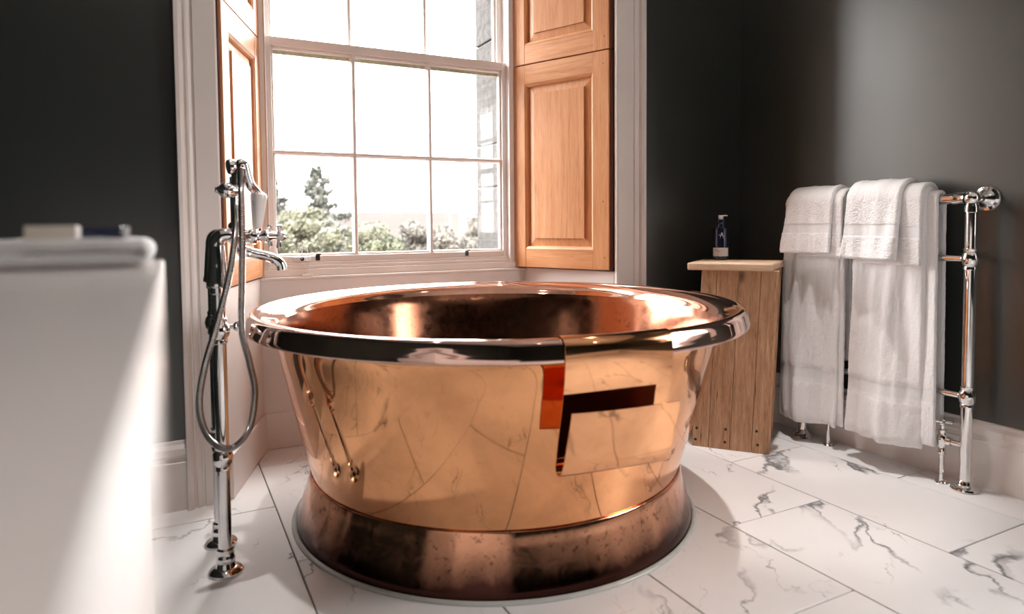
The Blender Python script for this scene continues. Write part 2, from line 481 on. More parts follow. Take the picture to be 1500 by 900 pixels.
# masonry under the window
bm = bmesh.new(); box(bm, 0.10, 1.80, 2.90, 3.26, -0.1, 0.685)
struct(obj('wall_under_window', bm, M['lining'])); bpy.data.objects['wall_under_window'].name = 'wall_sill'

# rear door with architrave
dr = empty('door_1', (XL, -1.85, 0), -PI / 2); struct(dr)
bx('door_leaf', (-0.42, 0.42, 0.0, 0.04, 0.0, 2.05), M['wall_matt'], dr, bevel=0.003)
for xa in (-0.32, 0.04):
    for za, zb in ((0.2, 0.85), (1.0, 1.9)):
        bx('door_panel', (xa, xa + 0.28, 0.04, 0.05, za, zb), M['wall_matt'], dr, bevel=0.006)
bx('architrave', (-0.55, -0.43, 0.0, 0.06, 0, 2.18), M['wall_matt'], dr, bevel=0.008)
bx('architrave', (0.43, 0.55, 0.0, 0.06, 0, 2.18), M['wall_matt'], dr, bevel=0.008)
bx('architrave', (-0.43, 0.43, 0.0, 0.06, 2.06, 2.18), M['wall_matt'], dr, bevel=0.008)
bm = bmesh.new(); sphere(bm, (0.36, 0.085, 1.0), 0.028); tube(bm, [(0.36, 0.03, 1.0), (0.36, 0.085, 1.0)], 0.01)
obj('door_knob', bm, M['chrome'], dr, smooth=True)

# baseboards: moulded profile (depth, height)
BBP = [(0, 0), (0.021, 0), (0.021, 0.155), (0.016, 0.160), (0.016, 0.172), (0.022, 0.180), (0.018, 0.200), (0.008, 0.212), (0.006, 0.222), (0, 0.224)]
def baseboard(name, a, b, n):
    a, b, n = Vector(a), Vector(b), Vector(n)
    bm = bmesh.new()
    A = [bm.verts.new((a.x + n.x * d, a.y + n.y * d, h)) for d, h in BBP]
    B = [bm.verts.new((b.x + n.x * d, b.y + n.y * d, h)) for d, h in BBP]
    k = len(BBP)
    for i in range(k): bm.faces.new((A[i], A[(i + 1) % k], B[(i + 1) % k], B[i]))
    bm.faces.new(A[::-1]); bm.faces.new(B)
    return struct(obj(name, bm, M['white'], smooth=True, angle=25))
baseboard('baseboard_right', (XR, YF, 0), (XR, YB, 0), (-1, 0, 0))
baseboard('baseboard_front', (1.876, YF, 0), (XR, YF, 0), (0, -1, 0))
baseboard('baseboard_left', (XL, YF, 0), (0.035, YF, 0), (0, -1, 0))
bpy.data.objects['baseboard_left'].name = 'baseboard_front_left'
baseboard('baseboard_rear', (XL, YB, 0), (XR, YB, 0), (0, 1, 0))

# moulded window architrave, profile (distance from inner edge as a fraction, projection)
def architrave(name, x_in, x_out, z0, z1):
    W = x_out - x_in
    prof = [(0, 0.0), (0, 0.017), (0.05, 0.021), (0.56, 0.021), (0.575, 0.015), (0.62, 0.015), (0.635, 0.020), (0.70, 0.0235), (0.75, 0.0235),
            (0.765, 0.019), (0.80, 0.019), (0.84, 0.030), (0.90, 0.036), (0.985, 0.036), (1.0, 0.033), (1.0, 0.0)]
    bm = bmesh.new()
    prism(bm, [(x_in + W * a, YF - d) for a, d in prof], z0, z1)
    return struct(obj(name, bm, M['white'], smooth=True, angle=20))
architrave('trim_1', 0.158, 0.034, 0, 2.72)
architrave('trim_2', 1.728, 1.876, 0, 2.72)
struct(bx('trim_3', (0.158, 1.728, YF - 0.024, YF, 2.60, 2.72), M['white'], bevel=0.006))

# splayed recess: lower panels, shutter cases, back panel
SLn, SLf = (0.163, 2.385), (0.330, 2.856)      # left splay: near and far end
SRn, SRf = (1.726, 2.385), (1.540, 2.856)
ZS = 0.702
def splay(name, n, f, side, z0, z1, back, mat):
    """solid wedge behind the splay line, set back by 'back'"""
    off = Vector((side * back, 0))
    out = 0.10 if side < 0 else 1.80
    bm = bmesh.new()
    prism(bm, [(n[0] + off.x, n[1]), (f[0] + off.x, f[1]), (f[0] + off.x, 2.995), (out, 2.995), (out, n[1])], z0, z1)
    return struct(obj(name, bm, mat))
splay('trim_4', SLn, SLf, -1, -0.02, ZS, 0.0, M['lining'])
splay('trim_5', SRn, SRf, 1, -0.02, ZS, 0.0, M['lining'])
# shutter boxes behind the leaves
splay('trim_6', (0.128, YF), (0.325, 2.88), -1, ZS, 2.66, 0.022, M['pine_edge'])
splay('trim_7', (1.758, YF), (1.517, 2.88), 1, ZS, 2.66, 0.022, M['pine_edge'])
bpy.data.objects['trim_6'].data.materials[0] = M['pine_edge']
struct(bx('trim_8', (0.10, 1.80, YF + 0.001, 2.995, 2.58, 2.66), M['lining']))
# back panel of the recess with its low skirting and moulded sill
bp_ = empty('trim_9', (0, 2.856, 0)); struct(bp_)
bx('back_panel', (0.325, 1.545, 0.0, 0.05, -0.02, 0.690), M['lining'], bp_)
bx('skirting', (0.325, 1.545, -0.012, 0.0, 0, 0.150), M['lining'], bp_, bevel=0.003)
bx('sill_board', (0.327, 1.543, -0.010, 0.10, 0.690, 0.703), M['lining'], bp_, bevel=0.004)
for nm, n, f, s in (('left', SLn, SLf, 1), ('right', SRn, SRf, -1)):
    d = Vector((f[0] - n[0], f[1] - n[1])).normalized(); nn = Vector((d.y, -d.x)) * s
    bm = bmesh.new()
    prism(bm, [(n[0], n[1] - 2.856), (f[0], f[1] - 2.856), (f[0] + nn.x * 0.012, f[1] - 2.856 + nn.y * 0.012), (n[0] + nn.x * 0.012, n[1] - 2.856 + nn.y * 0.012)], 0, 0.150)
    obj('skirting', bm, M['lining'], bp_, bevel=0.003)

# ------------------------------------------------------------------ sash window
FX0, FX1 = 0.369, 1.466          # clear width between staff beads
win = empty('window_1', (0.917, 2.93, 0.703)); struct(win)
W0 = Vector(win.location)
def wpart(name, b, mat, parent=win, bevel=0.002):
    o = W0 if parent is win else W0
    return bx(name, (b[0] - o.x, b[1] - o.x, b[2] - o.y, b[3] - o.y, b[4] - o.z, b[5] - o.z), mat, parent, bevel=bevel)
wpart('frame_jamb', (0.318, FX0 - 0.003, 2.870, 2.998, 0.703, 2.60), M['white'], bevel=0.003)
wpart('frame_jamb', (FX1 + 0.003, 1.516, 2.870, 2.998, 0.703, 2.60), M['white'], bevel=0.003)
wpart('staff_bead', (FX0 - 0.004, FX0 + 0.001, 2.866, 2.888, 0.745, 2.60), M['white'], bevel=0.002)
wpart('staff_bead', (FX1 - 0.001, FX1 + 0.004, 2.866, 2.888, 0.745, 2.60), M['white'], bevel=0.002)
wpart('frame_head', (0.318, 1.516, 2.870, 2.998, 2.565, 2.60), M['white'])
wpart('sill_mould', (0.33, 1.505, 2.866, 2.90, 0.703, 0.733), M['white'], bevel=0.003)
wpart('sill_mould', (0.352, 1.484, 2.874, 2.90, 0.733, 0.748), M['white'], bevel=0.003)
wpart('sill_mould', (FX0 - 0.002, FX1 + 0.002, 2.882, 2.998, 0.748, 0.760), M['white'], bevel=0.002)

def glazing_bar(bm, a, b, yf, yb, wf=0.015, wb=0.021):
    """moulded bar from a to b (x,z) with narrow nose at yf and wide back at yb"""
    ax, az = a; bx_, bz = b
    vert = abs(ax - bx_) < 1e-6
    prof = [(-wb / 2, yb), (-wb / 2, yb - 0.012), (-wf / 2 - 0.002, yb - 0.016), (-wf / 2, yf + 0.004), (-wf / 2 + 0.002, yf), (wf / 2 - 0.002, yf), (wf / 2, yf + 0.004), (wf / 2 + 0.002, yb - 0.016), (wb / 2, yb - 0.012), (wb / 2, yb)]
    if vert: prism(bm, [(ax + p - W0.x, y - W0.y) for p, y in prof], az - W0.z, bz - W0.z, 'z')
    else: prism(bm, [(y - W0.y, az + p - W0.z) for p, y in prof], ax - W0.x, bx_ - W0.x, 'x')

def sash(name, yf, zb, zt, brail, trail, x0, x1, stile, bars_x, bars_z):
    s = empty(name, (0, 0, 0)); s.parent = win
    yb = yf + 0.036
    wpart('stile', (x0, x0 + stile, yf, yb, zb, zt), M['white'], s, 0.002)
    wpart('stile', (x1 - stile, x1, yf, yb, zb, zt), M['white'], s, 0.002)
    wpart('bottom_rail', (x0 + stile, x1 - stile, yf, yb, zb, zb + brail), M['white'], s, 0.002)
    wpart('top_rail', (x0 + stile, x1 - stile, yf, yb, zt - trail, zt), M['white'], s, 0.002)
    gx0, gx1, gz0, gz1 = x0 + stile, x1 - stile, zb + brail, zt - trail
    # glazing mouldings round the opening
    for b in ((gx0, gx0 + 0.010, gz0, gz1), (gx1 - 0.010, gx1, gz0, gz1)):
        wpart('glazing_bead', (b[0], b[1], yf + 0.012, yb, b[2], b[3]), M['white'], s, 0.003)
    wpart('glazing_bead', (gx0 + 0.010, gx1 - 0.010, yf + 0.012, yb, gz0, gz0 + 0.010), M['white'], s, 0.003)
    wpart('glazing_bead', (gx0 + 0.010, gx1 - 0.010, yf + 0.012, yb, gz1 - 0.010, gz1), M['white'], s, 0.003)
    wpart('putty_line', (gx0 + 0.010, gx1 - 0.010, yb - 0.004, yb + 0.008, gz1 - 0.026, gz1 - 0.010), M['putty'], s, 0.002)
    for x in bars_x:
        bm = bmesh.new(); glazing_bar(bm, (x, gz0), (x, gz1), yf + 0.002, yb)
        obj('glazing_bar', bm, M['white'], s)
    for z in bars_z:
        bm = bmesh.new(); glazing_bar(bm, (gx0, z), (gx1, z), yf + 0.004, yb)
        obj('glazing_bar', bm, M['white'], s)
    xs = [gx0] + bars_x + [gx1]; zs = [gz0] + bars_z + [gz1]
    for i in range(len(xs) - 1):
        for j in range(len(zs) - 1):
            wpart('pane', (xs[i] + 0.002, xs[i + 1] - 0.002, yb - 0.012, yb - 0.009, zs[j] + 0.002, zs[j + 1] - 0.002), M['glass'], s, 0)
    return s
ls = sash('lower_sash', 2.892, 0.760, 1.684, 0.026, 0.036, FX0 + 0.001, FX1 - 0.001, 0.024, [0.731, 1.0765], [1.2175])
us = sash('upper_sash', 2.940, 1.650, 2.565, 0.036, 0.045, FX0 + 0.001, FX1 - 0.001, 0.026, [0.728, 1.075], [2.12])
# sash lifts
for x in (0.563, 1.247):
    bm = bmesh.new()
    box(bm, x - 0.010 - W0.x, x + 0.010 - W0.x, 2.886 - W0.y, 2.893 - W0.y, 0.765 - W0.z, 0.792 - W0.z)
    box(bm, x - 0.011 - W0.x, x + 0.011 - W0.x, 2.868 - W0.y, 2.890 - W0.y, 0.789 - W0.z, 0.797 - W0.z)
    obj('sash_lift', bm, M['chrome'], ls, bevel=0.002)
# cable restrictor between sash and sill
rs = empty('window_restrictor', (0.499, 2.884, 0.703))
tag(rs, 'small white cable window restrictor looped between the sash rail and the sill', 'restrictor')
bm = bmesh.new(); box(bm, -0.034, 0.034, -0.006, 0.006, 0.060, 0.082)
obj('lock_plate', bm, M['ceramic'], rs, bevel=0.005, seg=3)
bm = bmesh.new(); lathe(bm, [(0, 0), (0.008, 0), (0.008, 0.006), (0, 0.006)], seg=16, M=axis_matrix((-0.002, -0.0055, 0.071), (0, -1, 0)))
obj('lock_barrel', bm, M['iron'], rs)
bm = bmesh.new(); tube(bm, catmull([(-0.004, -0.012, 0.072), (-0.004, -0.018, 0.105), (0.006, -0.022, 0.124), (0.017, -0.024, 0.105), (0.020, -0.026, 0.06), (0.014, -0.028, 0.012)], 8), 0.0019, 8)
obj('cable', bm, M['ceramic'], rs, smooth=True)
bm = bmesh.new(); box(bm, -0.010, 0.036, -0.036, -0.019, 0.0, 0.010)
obj('cable_foot', bm, M['ceramic'], rs, bevel=0.003)

# outside stone surround
for nm, x0, x1 in (('trim_10', 0.10, 0.372), ('trim_11', 1.470, 1.80)):
    g = empty(nm, ((x0 + x1) / 2, 3.0, 0.0)); struct(g)
    z = 0.685
    for k, h in enumerate((0.42, 0.215, 0.52, 0.36, 0.47, 0.06)):
        zt = min(z + h, 2.66)
        if zt - z > 0.02:
            bx('stone_block', (x0 - (x0 + x1) / 2 , x1 - (x0 + x1) / 2, 0.0, 0.262 , z + 0.003, zt - 0.003), M['stone'], g, bevel=0.006)
        z = zt
struct(bx('trim_12', (0.05, 1.85, 3.0, 3.36, 0.60, 0.735), M['stone'], bevel=0.01))
struct(bx('trim_13', (0.10, 1.80, 3.0, 3.26, 2.56, 2.66), M['stone']))

# further sash windows: beside the camera in the right wall and behind it in the rear wall
def plain_sash(name, loc, rz, hw, hh):
    w2 = empty(name, loc, rz); struct(w2)
    bx('frame_jamb', (0.06, 0.20, -hw, -hw + 0.05, 0, hh), M['white'], w2); bx('frame_jamb', (0.06, 0.20, hw - 0.05, hw, 0, hh), M['white'], w2)
    bx('frame_head', (0.06, 0.20, -hw + 0.05, hw - 0.05, hh - 0.05, hh), M['white'], w2); bx('frame_sill', (-0.03, 0.20, -hw, hw, -0.02, 0.05), M['white'], w2, bevel=0.004)
    bx('meeting_rail', (0.10, 0.14, -hw + 0.05, hw - 0.05, hh / 2 - 0.02, hh / 2 + 0.02), M['white'], w2)
    for k in (1, 2):
        y = -hw + 0.05 + (2 * hw - 0.1) * k / 3
        bx('glazing_bar', (0.11, 0.14, y - 0.01, y + 0.01, 0.05, hh - 0.05), M['white'], w2)
    for k in (1, 3):
        z = 0.05 + (hh - 0.1) * k / 4
        bx('glazing_bar', (0.11, 0.14, -hw + 0.05, hw - 0.05, z - 0.01, z + 0.01), M['white'], w2)
    for i in range(3):
        for j in range(4):
            ya = -hw + 0.05 + (2 * hw - 0.1) * i / 3; za = 0.05 + (hh - 0.1) * j / 4
            bx('pane', (0.131, 0.134, ya + 0.01, ya + (2 * hw - 0.1) / 3 - 0.01, za + 0.01, za + (hh - 0.1) / 4 - 0.01), M['glass'], w2)
    for ya, yb in ((-hw - 0.11, -hw), (hw, hw + 0.11)): bx('architrave', (-0.03, 0.0, ya, yb, -0.1, hh + 0.11), M['white'], w2, bevel=0.006)
    bx('architrave', (-0.03, 0.0, -hw, hw, hh, hh + 0.11), M['white'], w2, bevel=0.006)
plain_sash('window_2', (XR, (W2a + W2b) / 2, W2z0), 0, (W2b - W2a) / 2, W2z1 - W2z0)

# ------------------------------------------------------------------ shutters
def shutter_leaf(name, label, hinge, near, z0, z1, side):
    hv, nv = Vector(hinge), Vector(near)
    d = nv - hv; Wd = d.length
    rz = math.atan2(d.y, d.x)
    t = empty(name, (hinge[0], hinge[1], z0), rz)
    # local x runs from hinge to the room; the face looks towards +s*y
    s = side
    def b(nm, x0, x1, y0, y1, za, zb, mt, par=t, bev=0.002):
        ya, yb2 = (y0, y1) if s > 0 else (-y1, -y0)
        return bx(nm, (x0, x1, ya, yb2, za, zb), mt, par, bevel=bev)
    Hh = z1 - z0; st = 0.070; rl = 0.088; T = 0.030
    b('stile', 0, st, -T, 0, 0, Hh, M['pine'])
    b('stile', Wd - st - 0.01, Wd, -T, 0, 0, Hh, M['pine'])
    b('bottom_rail', st, Wd - st - 0.01, -T, -0.0004, 0, rl, M['pine_h'])
    b('top_rail', st, Wd - st - 0.01, -T, -0.0004, Hh - rl, Hh, M['pine_h'])
    b('edge_strip', Wd, Wd + 0.012, -T - 0.01, -0.007, 0, Hh, M['pine_edge'])
    x0, x1, za, zb = st, Wd - st - 0.01, rl, Hh - rl
    # raised and fielded panel
    bm = bmesh.new()
    def ring(e, y): return [bm.verts.new((x, s * y, z)) for x, z in ((x0 + e, za + e), (x1 - e, za + e), (x1 - e, zb - e), (x0 + e, zb - e))]
    rings = [ring(0, -T + 0.004), ring(0, -0.016), ring(0.016, -0.0165), ring(0.050, -0.011), ring(0.0502, -0.0045)]
    for A, B in zip(rings[:-1], rings[1:]):
        for i in range(4): bm.faces.new((A[i], A[(i + 1) % 4], B[(i + 1) % 4], B[i]))
    bm.faces.new(rings[-1]); bm.faces.new(rings[0][::-1])
    obj('panel', bm, M['pine'], t)
    # moulding round the panel
    pr = [(0, 0.0005), (0.004, -0.002), (0.010, -0.005), (0.014, -0.012), (0.014, -0.0155), (0, -0.0155)]
    def strip(horizontal, at, lo, hi, sign):
        bm = bmesh.new()
        ends = []
        for kk, e in enumerate((lo, hi)):
            vs = []
            for q, y in pr:
                mit = q if kk == 0 else -q
                vs.append(bm.verts.new((e + mit, s * y, at + sign * q) if horizontal else (at + sign * q, s * y, e + mit)))
            ends.append(vs)
        n = len(pr)
        for i in range(n): bm.faces.new((ends[0][i], ends[0][(i + 1) % n], ends[1][(i + 1) % n], ends[1][i]))
        bm.faces.new(ends[0][::-1]); bm.faces.new(ends[1])
        obj('moulding', bm, M['pine_h'] if horizontal else M['pine'], t)
    strip(True, za, x0, x1, 1); strip(True, zb, x0, x1, -1); strip(False, x0, za, zb, 1); strip(False, x1, za, zb, -1)
    for hz in (0.22, Hh - 0.22):
        bm = bmesh.new(); tube(bm, [(-0.004, s * 0.002, hz - 0.03), (-0.004, s * 0.002, hz + 0.03)], 0.0045, 10)
        obj('hinge', bm, M['iron'], t)
    for hx, hz in ((Wd - 0.022, 0.055), (Wd - 0.030, 0.30), (Wd - 0.028, Hh - 0.055)):
        bm = bmesh.new(); lathe(bm, [(0, 0), (0.0028, 0), (0.0028, 0.0006), (0, 0.0006)], seg=10, M=axis_matrix((hx, s * -0.0004, hz), (0, s, 0)))
        obj('nail_hole', bm, M['iron'], t)
    tag(t, label, 'shutter')
    return t
LH, LN = (0.347, 2.872), (0.1765, 2.410)
RH, RN = (1.490, 2.872), (1.7060, 2.393)
shutter_leaf('window_shutter', 'lower pine panelled shutter left of the window behind the bath tap', LH, LN, 0.708, 1.659, 1)
shutter_leaf('window_shutter', 'upper pine shutter left of the window, only its foot in the picture', LH, LN, 1.664, 2.57, 1)
shutter_leaf('window_shutter', 'lower orange pine shutter with raised panel right of the window', RH, RN, 0.708, 1.659, -1)
shutter_leaf('window_shutter', 'upper orange pine shutter right of the window, cut off by the picture top', RH, RN, 1.664, 2.57, -1)

# ------------------------------------------------------------------ copper bathtub
BCx, BCy, RCx, RCy = 0.951, 1.984, 0.967, 1.977
tub = empty('bathtub', (BCx, BCy, 0))
tag(tub, 'round freestanding copper bathtub with rolled rim and flared plinth before the window', 'bathtub')
def cxy(z):
    k = max(0, min(1, z / 0.64)); return ((RCx - BCx) * k, (RCy - BCy) * k)
def tub_lathe(name, prof, mat, seg=180, smooth_n=6, spline=True):
    if spline:
        pts = [Vector((r, h, 0)) for r, h in prof]
        prof = [(p.x, p.y) for p in catmull(pts, smooth_n)]
    bm = bmesh.new(); rings = []
    for r, h in prof:
        cx, cy = cxy(h)
        if r < 1e-5: rings.append([bm.verts.new((cx, cy, h))])
        else: rings.append([bm.verts.new((cx + r * math.cos(2 * PI * i / seg), cy + r * math.sin(2 * PI * i / seg), h)) for i in range(seg)])
    for A, B in zip(rings[:-1], rings[1:]):
        for i in range(seg):
            j = (i + 1) % seg
            if len(B) == 1: bm.faces.new((A[i], A[j], B[0]))
            else: bm.faces.new((A[i], A[j], B[j], B[i]))
    o = obj(name, bm, mat, tub, smooth=True, angle=60)
    return o
tub_lathe('body', [(0.585, 0.151), (0.5885, 0.156), (0.604, 0.21), (0.629, 0.30), (0.655, 0.40), (0.679, 0.50), (0.698, 0.575), (0.716, 0.606), (0.742, 0.622)], M['copper'])
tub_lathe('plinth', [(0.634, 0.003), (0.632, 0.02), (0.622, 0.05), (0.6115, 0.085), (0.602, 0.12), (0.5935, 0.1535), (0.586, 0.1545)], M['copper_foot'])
tub_lathe('rim', [(0.738, 0.648), (0.748, 0.6570), (0.757, 0.6600), (0.7655, 0.6590), (0.7725, 0.6545), (0.7765, 0.6470), (0.7792, 0.6370), (0.7818, 0.6260), (0.7838, 0.6160), (0.7825, 0.6085), (0.7760, 0.6055), (0.762, 0.6100), (0.745, 0.6180)], M['copper_rim'], smooth_n=5)
tub_lathe('lip', [(0.752, 0.6555), (0.735, 0.650), (0.712, 0.634), (0.697, 0.612)], M['copper_lip'])
tub_lathe('inside', [(0.697, 0.612), (0.684, 0.578), (0.664, 0.50), (0.640, 0.40), (0.612, 0.29), (0.585, 0.225), (0.54, 0.19), (0.45, 0.178), (0.2, 0.174), (0.05, 0.172)], M['copper_in'])
bm = bmesh.new(); lathe(bm, [(0.06, 0.170), (0.06, 0.178), (0.045, 0.180), (0.03, 0.176), (0, 0.176)], seg=32, M=Matrix.Translation((0.005, -0.002, 0)))
obj('drain', bm, M['chrome'], tub, smooth=True)
tub_lathe('sealant_bead', [(0.636, 0.008), (0.641, 0.0075), (0.646, 0.005), (0.648, 0.0005)], M['sealant'])

# ------------------------------------------------------------------ copper caddy on the rim
cn = Vector((-0.077, -0.777)).normalized(); ct = Vector((-cn.y, cn.x))
cad = empty('bath_caddy', (RCx + cn.x * 0.76, RCy + cn.y * 0.76, 0.636), math.atan2(ct.y, ct.x))
tag(cad, 'folded copper sheet caddy with a pocket hooked over the near rim of the bath', 'caddy')
# local: x along rim, y = -outward, z up
prof = [(0.030, -0.030), (0.0305, -0.008)] + [(0.0285 * math.cos(a), 0.0285 * math.sin(a)) for a in [PI * i / 14 for i in range(1, 14)]] + \
       [(-0.0290, -0.004), (-0.0285, -0.03), (-0.021, -0.08), (-0.006, -0.14), (0.012, -0.20), (0.026, -0.255), (0.030, -0.270), (0.028, -0.281), (0.020, -0.286), (0.010, -0.284), (0.002, -0.276)]
front = [(-0.012, -0.25), (-0.030, -0.20), (-0.046, -0.155), (-0.054, -0.128)]
def sheet(name, line, x0, x1, th=0.0022, nx=24, bowl=0.0):
    bm = bmesh.new()
    L = [Vector((a, b)) for a, b in line]; n = len(L)
    nr = []
    for i in range(n):
        t = (L[min(i + 1, n - 1)] - L[max(i - 1, 0)]).normalized(); nr.append(Vector((-t.y, t.x)))
    grid = []
    for side in (0, 1):
        g = []
        for k in range(nx + 1):
            x = x0 + (x1 - x0) * k / nx
            bend = 0.0
            row = []
            for i in range(n):
                p = L[i] + nr[i] * (th * side)
                yc = 0.76 - math.sqrt(0.76 ** 2 - x * x)     # follow the round rim
                z_drop = max(0.0, -p.y) / 0.28
                row.append(bm.verts.new((x, p.x + yc * (1 - 0.5 * z_drop) + bowl * z_drop * math.sin(PI * (x - x0) / (x1 - x0)), p.y)))
            g.append(row)
        grid.append(g)
    for side in (0, 1):
        g = grid[side]
        for k in range(nx):
            for i in range(n - 1): bm.faces.new((g[k][i], g[k + 1][i], g[k + 1][i + 1], g[k][i + 1]))
    for k in range(nx):
        for i in (0, n - 1): bm.faces.new((grid[0][k][i], grid[0][k + 1][i], grid[1][k + 1][i], grid[1][k][i]))
    for i in range(n - 1):
        for k in (0, nx): bm.faces.new((grid[0][k][i], grid[0][k][i + 1], grid[1][k][i + 1], grid[1][k][i]))
    return obj(name, bm, M['copper_sheet'], cad, smooth=True, angle=50)
hook = [(p.x, p.y) for p in catmull([Vector((a, b, 0)) for a, b in prof], 3)]
fr = [(p.x, p.y) for p in catmull([Vector((a, b, 0)) for a, b in [prof[-1]] + front], 4)]
sheet('hanging_sheet', hook, -0.137, 0.137)
pf = sheet('pocket_front', fr, -0.137, 0.137, bowl=-0.003)
pf.data.materials.append(M['copper_pocket_shade'])  # inner face coloured dark to deepen the shaded pocket opening
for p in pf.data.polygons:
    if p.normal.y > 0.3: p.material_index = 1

# ------------------------------------------------------------------ wooden stool in the corner
su = math.atan2(-0.78, 0.627)
so = empty('wooden_stool', (2.073, 1.839, 0), su)
tag(so, 'tall rustic brown plank stool with pale top standing in the corner', 'stool')
# local x to the right along the front, y away from the viewer
def slab(name, corners, z0, z1, mat, parent, bevel=0.004):
    bm = bmesh.new(); prism(bm, corners, z0, z1)
    return obj(name, bm, mat, parent, bevel=bevel)
slab('seat_top', [(-0.315, -0.022), (0.006, -0.020), (0.036, 0.295), (-0.300, 0.285)], 0.722, 0.751, M['oak_top'], so, 0.005)
edges_b = [-0.298, -0.232, -0.150, -0.068, 0.0]; edges_t = [-0.262, -0.203, -0.118, -0.036, 0.030]
def plank_panel(y0, y1, yt):
    for k in range(4):
        e = 0.0006
        bm = bmesh.new()
        P = [(edges_b[k] + e, y0, 0.0), (edges_b[k + 1] - e, y0, 0.0), (edges_t[k + 1] - e, y0 + yt, 0.722), (edges_t[k] + e, y0 + yt, 0.722)]
        A = [bm.verts.new(p) for p in P]; B = [bm.verts.new((p[0], p[1] + (y1 - y0), p[2])) for p in P]
        bm.faces.new(A); bm.faces.new(B[::-1])
        for i in range(4): bm.faces.new((A[i], B[i], B[(i + 1) % 4], A[(i + 1) % 4]))
        obj('plank', bm, M['oak'], so, bevel=0.0012, seg=1)
plank_panel(0.0, 0.032, 0.012)
plank_panel(0.215, 0.247, 0.0)
bx('base_board', (-0.285, -0.004, 0.033, 0.214, 0.0, 0.105), M['oak'], so, bevel=0.002)
for px, pz in ((-0.278, 0.075), (-0.283, 0.028), (-0.165, 0.082), (-0.168, 0.030), (-0.048, 0.088), (-0.044, 0.034)):
    bm = bmesh.new(); lathe(bm, [(0, 0.0015), (0.004, 0.0012), (0.0055, 0.0), (0.0055, -0.003), (0, -0.003)], seg=12, M=axis_matrix((px, 0.0012 * pz / 0.1, pz), (0, -1, 0)))
    obj('nail', bm, M['iron'], so, smooth=True)
for (px, za, zb, w) in ((-0.262, 0.012, 0.075, 0.0022), (-0.205, 0.19, 0.245, 0.002), (-0.06, 0.21, 0.29, 0.0015)):
    bm = bmesh.new(); prism(bm, [(px - w, za), (px + w, (za + zb) / 2), (px + w * 0.4, zb), (px - w * 0.6, (za + zb) / 2)], 0.0, 0.01, 'y')
    o = obj('crack', bm, M['rubber'], so); o.location = (0.03 * za, 0.012 * za / 0.722 - 0.0004, 0)

# ------------------------------------------------------------------ pump bottle
bt = empty('pump_bottle', (2.131, 2.165, 0.7512), math.atan2(-0.78, 0.627) + 0.25)
tag(bt, 'navy blue pump bottle with white pump and pale label on the stool', 'bottle')
bm = bmesh.new(); lathe(bm, [(0, 0), (0.028, 0), (0.031, 0.003), (0.031, 0.132), (0.0295, 0.137), (0.024, 0.139), (0.016, 0.140), (0.016, 0.143), (0, 0.143)], seg=40)
obj('bottle_body', bm, M['navy'], bt, smooth=True)
bm = bmesh.new(); lathe(bm, [(0.0155, 0.140), (0.0165, 0.146), (0.0150, 0.150), (0.0150, 0.158), (0.0165, 0.162), (0.0185, 0.164), (0.0185, 0.172), (0.0165, 0.175), (0, 0.175)], seg=32)
obj('collar', bm, M['navy'], bt, smooth=True)
bm = bmesh.new(); lathe(bm, [(0.0, 0.174), (0.0105, 0.174), (0.0105, 0.190), (0.009, 0.193), (0, 0.193)], seg=24)
tube(bm, [(0.004, -0.002, 0.190), (0.02, -0.004, 0.1915), (0.028, -0.005, 0.190)], [0.0035, 0.003, 0.0024], 10)
obj('pump_head', bm, M['ceramic'], bt, smooth=True)
bm = bmesh.new(); lathe(bm, [(0.0312, 0.016), (0.0315, 0.016), (0.0315, 0.053), (0.0312, 0.053)], seg=40)
lb = obj('paper_label', bm, M['label'], bt, smooth=True)
def on_bottle(name, pts, mat, r=0.0318):
    """flat print laid round the bottle: polygons in (angle offset from the front, height)"""
    bm = bmesh.new()
    for poly in pts:
        vs = [bm.verts.new((r * math.sin(a), -r * math.cos(a), h)) for a, h in poly]
        bm.faces.new(vs)
    return obj(name, bm, mat, bt)
def rect(a0, a1, h0, h1): return [(a0, h0), (a1, h0), (a1, h1), (a0, h1)]
K = 0.0
lines = [rect(-0.62, -0.60, 0.020, 0.049)] + [rect(-0.95, -0.70, h, h + 0.0018) for h in (0.046, 0.042, 0.038)] + [rect(-0.50, w, h, h + 0.002) for h, w in ((0.046, 0.15), (0.042, -0.05), (0.036, -0.25))]
on_bottle('label_print', lines, M['ink'])
A_ = [[(-0.20, 0.100), (-0.13, 0.100), (0.03, 0.119), (-0.02, 0.119)], [(0.00, 0.119), (0.06, 0.119), (0.24, 0.100), (0.14, 0.100)],
      [(-0.36, 0.108), (-0.33, 0.106), (0.12, 0.1065), (0.10, 0.109)], [(-0.36, 0.106), (-0.31, 0.105), (-0.25, 0.111), (-0.29, 0.112)], rect(-0.2, 0.24, 0.0935, 0.0955)]
on_bottle('emblem', A_, M['printwhite'], 0.0312)

